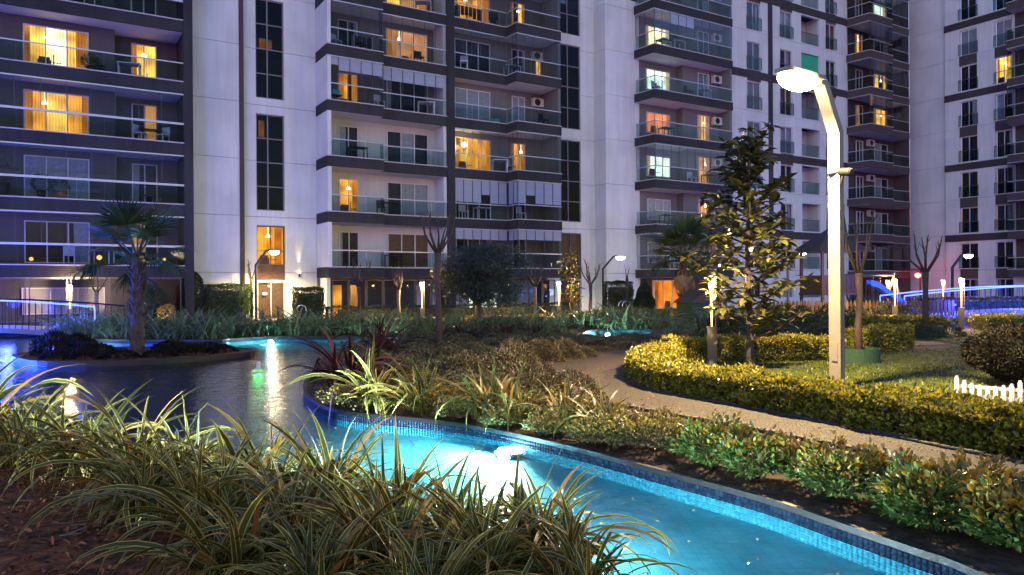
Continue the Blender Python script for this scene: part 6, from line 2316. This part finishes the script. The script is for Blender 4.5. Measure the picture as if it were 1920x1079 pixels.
for blk, s0, s1, tt, ks in (('left stack of the central block', 13.6, 19.8, 40.55, (0, 1, 3, 5)), ('bay stack of the central block', 21.4, 27.2, 40.2, (0, 2, 4)),
                            ('corner balconies', 35.4, 41.0, 38.3, (0, 2, 4, 5)), ('left block', -1.2, 5.4, 40.5, (0, 3, 4))):
    for k in ks:
        for proto, nm, ct in ((rnd.choice((ch_w, ch_b)), 'chair', 'chair'), (rnd.choice((tb_w, tb_b)), 'table', 'table')):
            tone = 'pale' if proto in (ch_w, tb_w) else 'dark'
            o = place(proto, rnd.uniform(s0, s1), tt + rnd.uniform(-0.2, 0.2), k, rnd.uniform(-0.6, 0.6), '%s %s on the %s balcony of the %s' % (tone, nm, ORD[k], blk), ct, 'balcony chairs' if nm == 'chair' else 'balcony tables')

dr = empty('drying_rack', fac(19.6, 40.5, ZF(2)), TH, 'folded drying rack with crossed poles on the open central balcony', 'drying rack')
for a, c in (((-0.3, 0, 0), (0.1, 0, 1.3)), ((0.35, 0, 0), (-0.05, 0, 1.9)), ((0.45, 0.1, 0), (0.05, 0.1, 1.3))):
    MB().tube([a, c], 0.02, 5).build('pole', M['alu'], dr)
MB().tube([(0.0, 0.05, 1.2), (0.05, 0.05, 2.3)], 0.012, 5).build('line_pole', M['alu'], dr)


def laundry(s, t, k, n, label):
    e = empty('laundry_rack', fac(s, t, ZF(k)), TH, label, 'laundry', 'laundry on the balconies')
    MB().tube([(0, 0, 0.95), (n * 0.28, 0, 0.95)], 0.015, 5).build('rail', M['alu'], e)
    for i in range(n):
        h = rnd.uniform(0.35, 0.75)
        m = MB()
        x = i * 0.28 + 0.02
        m.box(x, x + 0.22, -0.02, 0.02, 0.95 - h, 0.97)
        m.build('garment', M['cloth'], e)
    for x in (0.02, n * 0.28 - 0.02):
        MB().box(x - 0.015, x + 0.015, -0.2, 0.2, 0, 0.95).build('rack_leg', M['alu'], e)
    return e


laundry(21.3, 40.5, 5, 6, 'dark clothes drying on the orange lit top balcony of the central block')
laundry(23.4, 40.5, 5, 3, 'second dark drying rack on the orange lit top balcony')
laundry(14.7, 40.4, 4, 4, 'dark things hung by the railing behind the pale blue chair')
cy_ = empty('cyan_tub', fac(24.0, 40.5, ZF(3)), TH, 'cyan plastic tub on the open bay balcony', 'tub')
MB().lathe([(0.22, 0.0), (0.3, 0.28), (0.28, 0.28), (0.2, 0.05)], 18).build('tub_body', M['cyan'], cy_)
tg = empty('cyan_box', fac(13.75, 40.6, ZF(3)), TH, 'cyan box on a shelf of the blind shaded central balcony', 'box')
MB().box(-0.2, 0.2, -0.15, 0.15, 0.55, 0.8).build('box_body', M['cyan'], tg)
MB().box(-0.35, 0.35, -0.18, 0.18, 0.5, 0.548).build('shelf', M['wood'], tg)


def pot_plant(s, t, k, h, r, pot, label):
    e = empty('potted_plant', fac(s, t, ZF(k)), TH, label, 'potted plant', 'potted plants on the left block balconies')
    MB().lathe([(r * 0.7, 0), (r, h * 0.4), (r * 0.92, h * 0.4), (r * 0.9, h * 0.34)], 16).build('pot', M[pot], e, True)
    n = 160
    d = rand_dirs(n)
    P = d * np.array([r * 1.6, r * 1.6, h * 0.35]) + np.array([0, 0, h * 0.75])
    put('foliage', leaf_mesh('foliage', P, d + np.array([0, 0, 0.5]), rand_dirs(n), rng.uniform(0.1, 0.22, n), rng.uniform(0.03, 0.06, n), M['laurel']), e)
    return e


pot_plant(0.65, 40.3, 1, 0.8, 0.2, 'terracotta', 'small plant in an orange terracotta pot, left block balcony')
pot_plant(-0.1, 40.4, 1, 0.95, 0.2, 'black_metal', 'plant in a dark pot left of the terracotta one')
pot_plant(-1.6, 40.4, 1, 1.6, 0.35, 'black_metal', 'big bushy plant at the left edge of the unlit balcony')
pot_plant(1.9, 40.4, 3, 0.7, 0.2, 'black_metal', 'plant in front of the white lit window of the left block')


# ------------------------------------------------------------------ small things that litter the place
def lantern(s, t, k, dz, r, mat, label):
    e = empty('balcony_lantern', fac(s, t, ZF(k) + dz), TH, label, 'lantern', 'small lanterns on the left block balconies')
    MB().lathe([(0.01, -r), (r * 0.8, -r * 0.6), (r, 0), (r * 0.8, r * 0.6), (0.01, r)], 12).build('shade', M[mat], e, True)
    MB().tube([(0, 0, r), (0, 0, r + 0.25)], 0.008, 5).build('hanger', M['black_metal'], e)


lantern(2.2, 40.3, 0, 0.35, 0.12, 'lampshade', 'glowing lantern left of the palm crown on the lowest balcony')
lantern(-0.5, 40.4, 0, 0.25, 0.09, 'lampshade', 'glowing lantern near the left edge of the lowest balcony')
lantern(5.0, 40.4, 0, 0.3, 0.08, 'lampshade', 'glowing lantern behind the palm crown on the lowest balcony')
lantern(21.7, 40.4, 2, 1.5, 0.13, 'smalllens', 'bright pendant lamp before the orange curtains right of the pillar')

n = 90
P = rng.uniform((-3.0, 3.5), (2.6, 10.0), size=(n * 6, 2))
P = P[inside(P, POOLS)][:n]
n = len(P)
me = leaf_mesh('fallen_leaves', np.column_stack([P, np.full(n, WATER_Z + 0.004)]), rand_dirs(n) * np.array([1, 1, 0.05]), np.tile([0, 0, 1.0], (n, 1)), rng.uniform(0.02, 0.05, n), rng.uniform(0.012, 0.025, n), M['gold'])
tag(put('fallen_leaves', me), 'small fallen leaves floating on the channel water', None, None, 'stuff')
n = 1500
P = rng.uniform((0, 4.5), (5.0, 18.0), size=(n * 2, 2))
P = P[inside(P, smooth_line(PATH_LOW) + smooth_line(PATH_HIGH))]
P = P[rng.random(len(P)) < 0.35]
n = len(P)
me = leaf_mesh('leaf_litter', np.column_stack([P, np.full(n, 0.02)]), rand_dirs(n) * np.array([1, 1, 0.1]), rand_dirs(n) * 0.3 + np.array([0, 0, 1]), rng.uniform(0.02, 0.05, n), rng.uniform(0.012, 0.022, n), M['chip'])
tag(put('leaf_litter', me), 'dry fallen leaves scattered on the path', None, None, 'stuff')
tw = MB()
for i in range(140):
    x, y = rnd.uniform(-6, 0.2), rnd.uniform(3.8, 7.2)
    if not inside(np.array([[x, y]]), NEAR)[0]:
        continue
    a, l = rnd.uniform(0, 6.28), rnd.uniform(0.08, 0.35)
    tw.tube([(x, y, 0.03), (x + cos(a) * l, y + sin(a) * l, 0.03 + rnd.uniform(0, 0.05))], [0.005, 0.002], 4)
tag(tw.build('twigs', M['palebark']), 'thin twigs lying on the bark mulch', None, None, 'stuff')
for i, (x, y) in enumerate([(11.0, 31.3), (12.1, 31.6), (13.3, 31.5), (14.6, 31.8), (15.8, 31.9), (17.0, 32.0)]):
    o = put('low_shrub', MG[i % 3], None, (x, y, 0), i * 1.3)
    o.scale = (1.35, 1.1, 1.9)
    tag(o, ('first', 'second', 'third', 'fourth', 'fifth', 'last')[i] + ' dark shrub from the left before the coloured picket fence', 'shrub', 'dark shrubs before the picket fence')
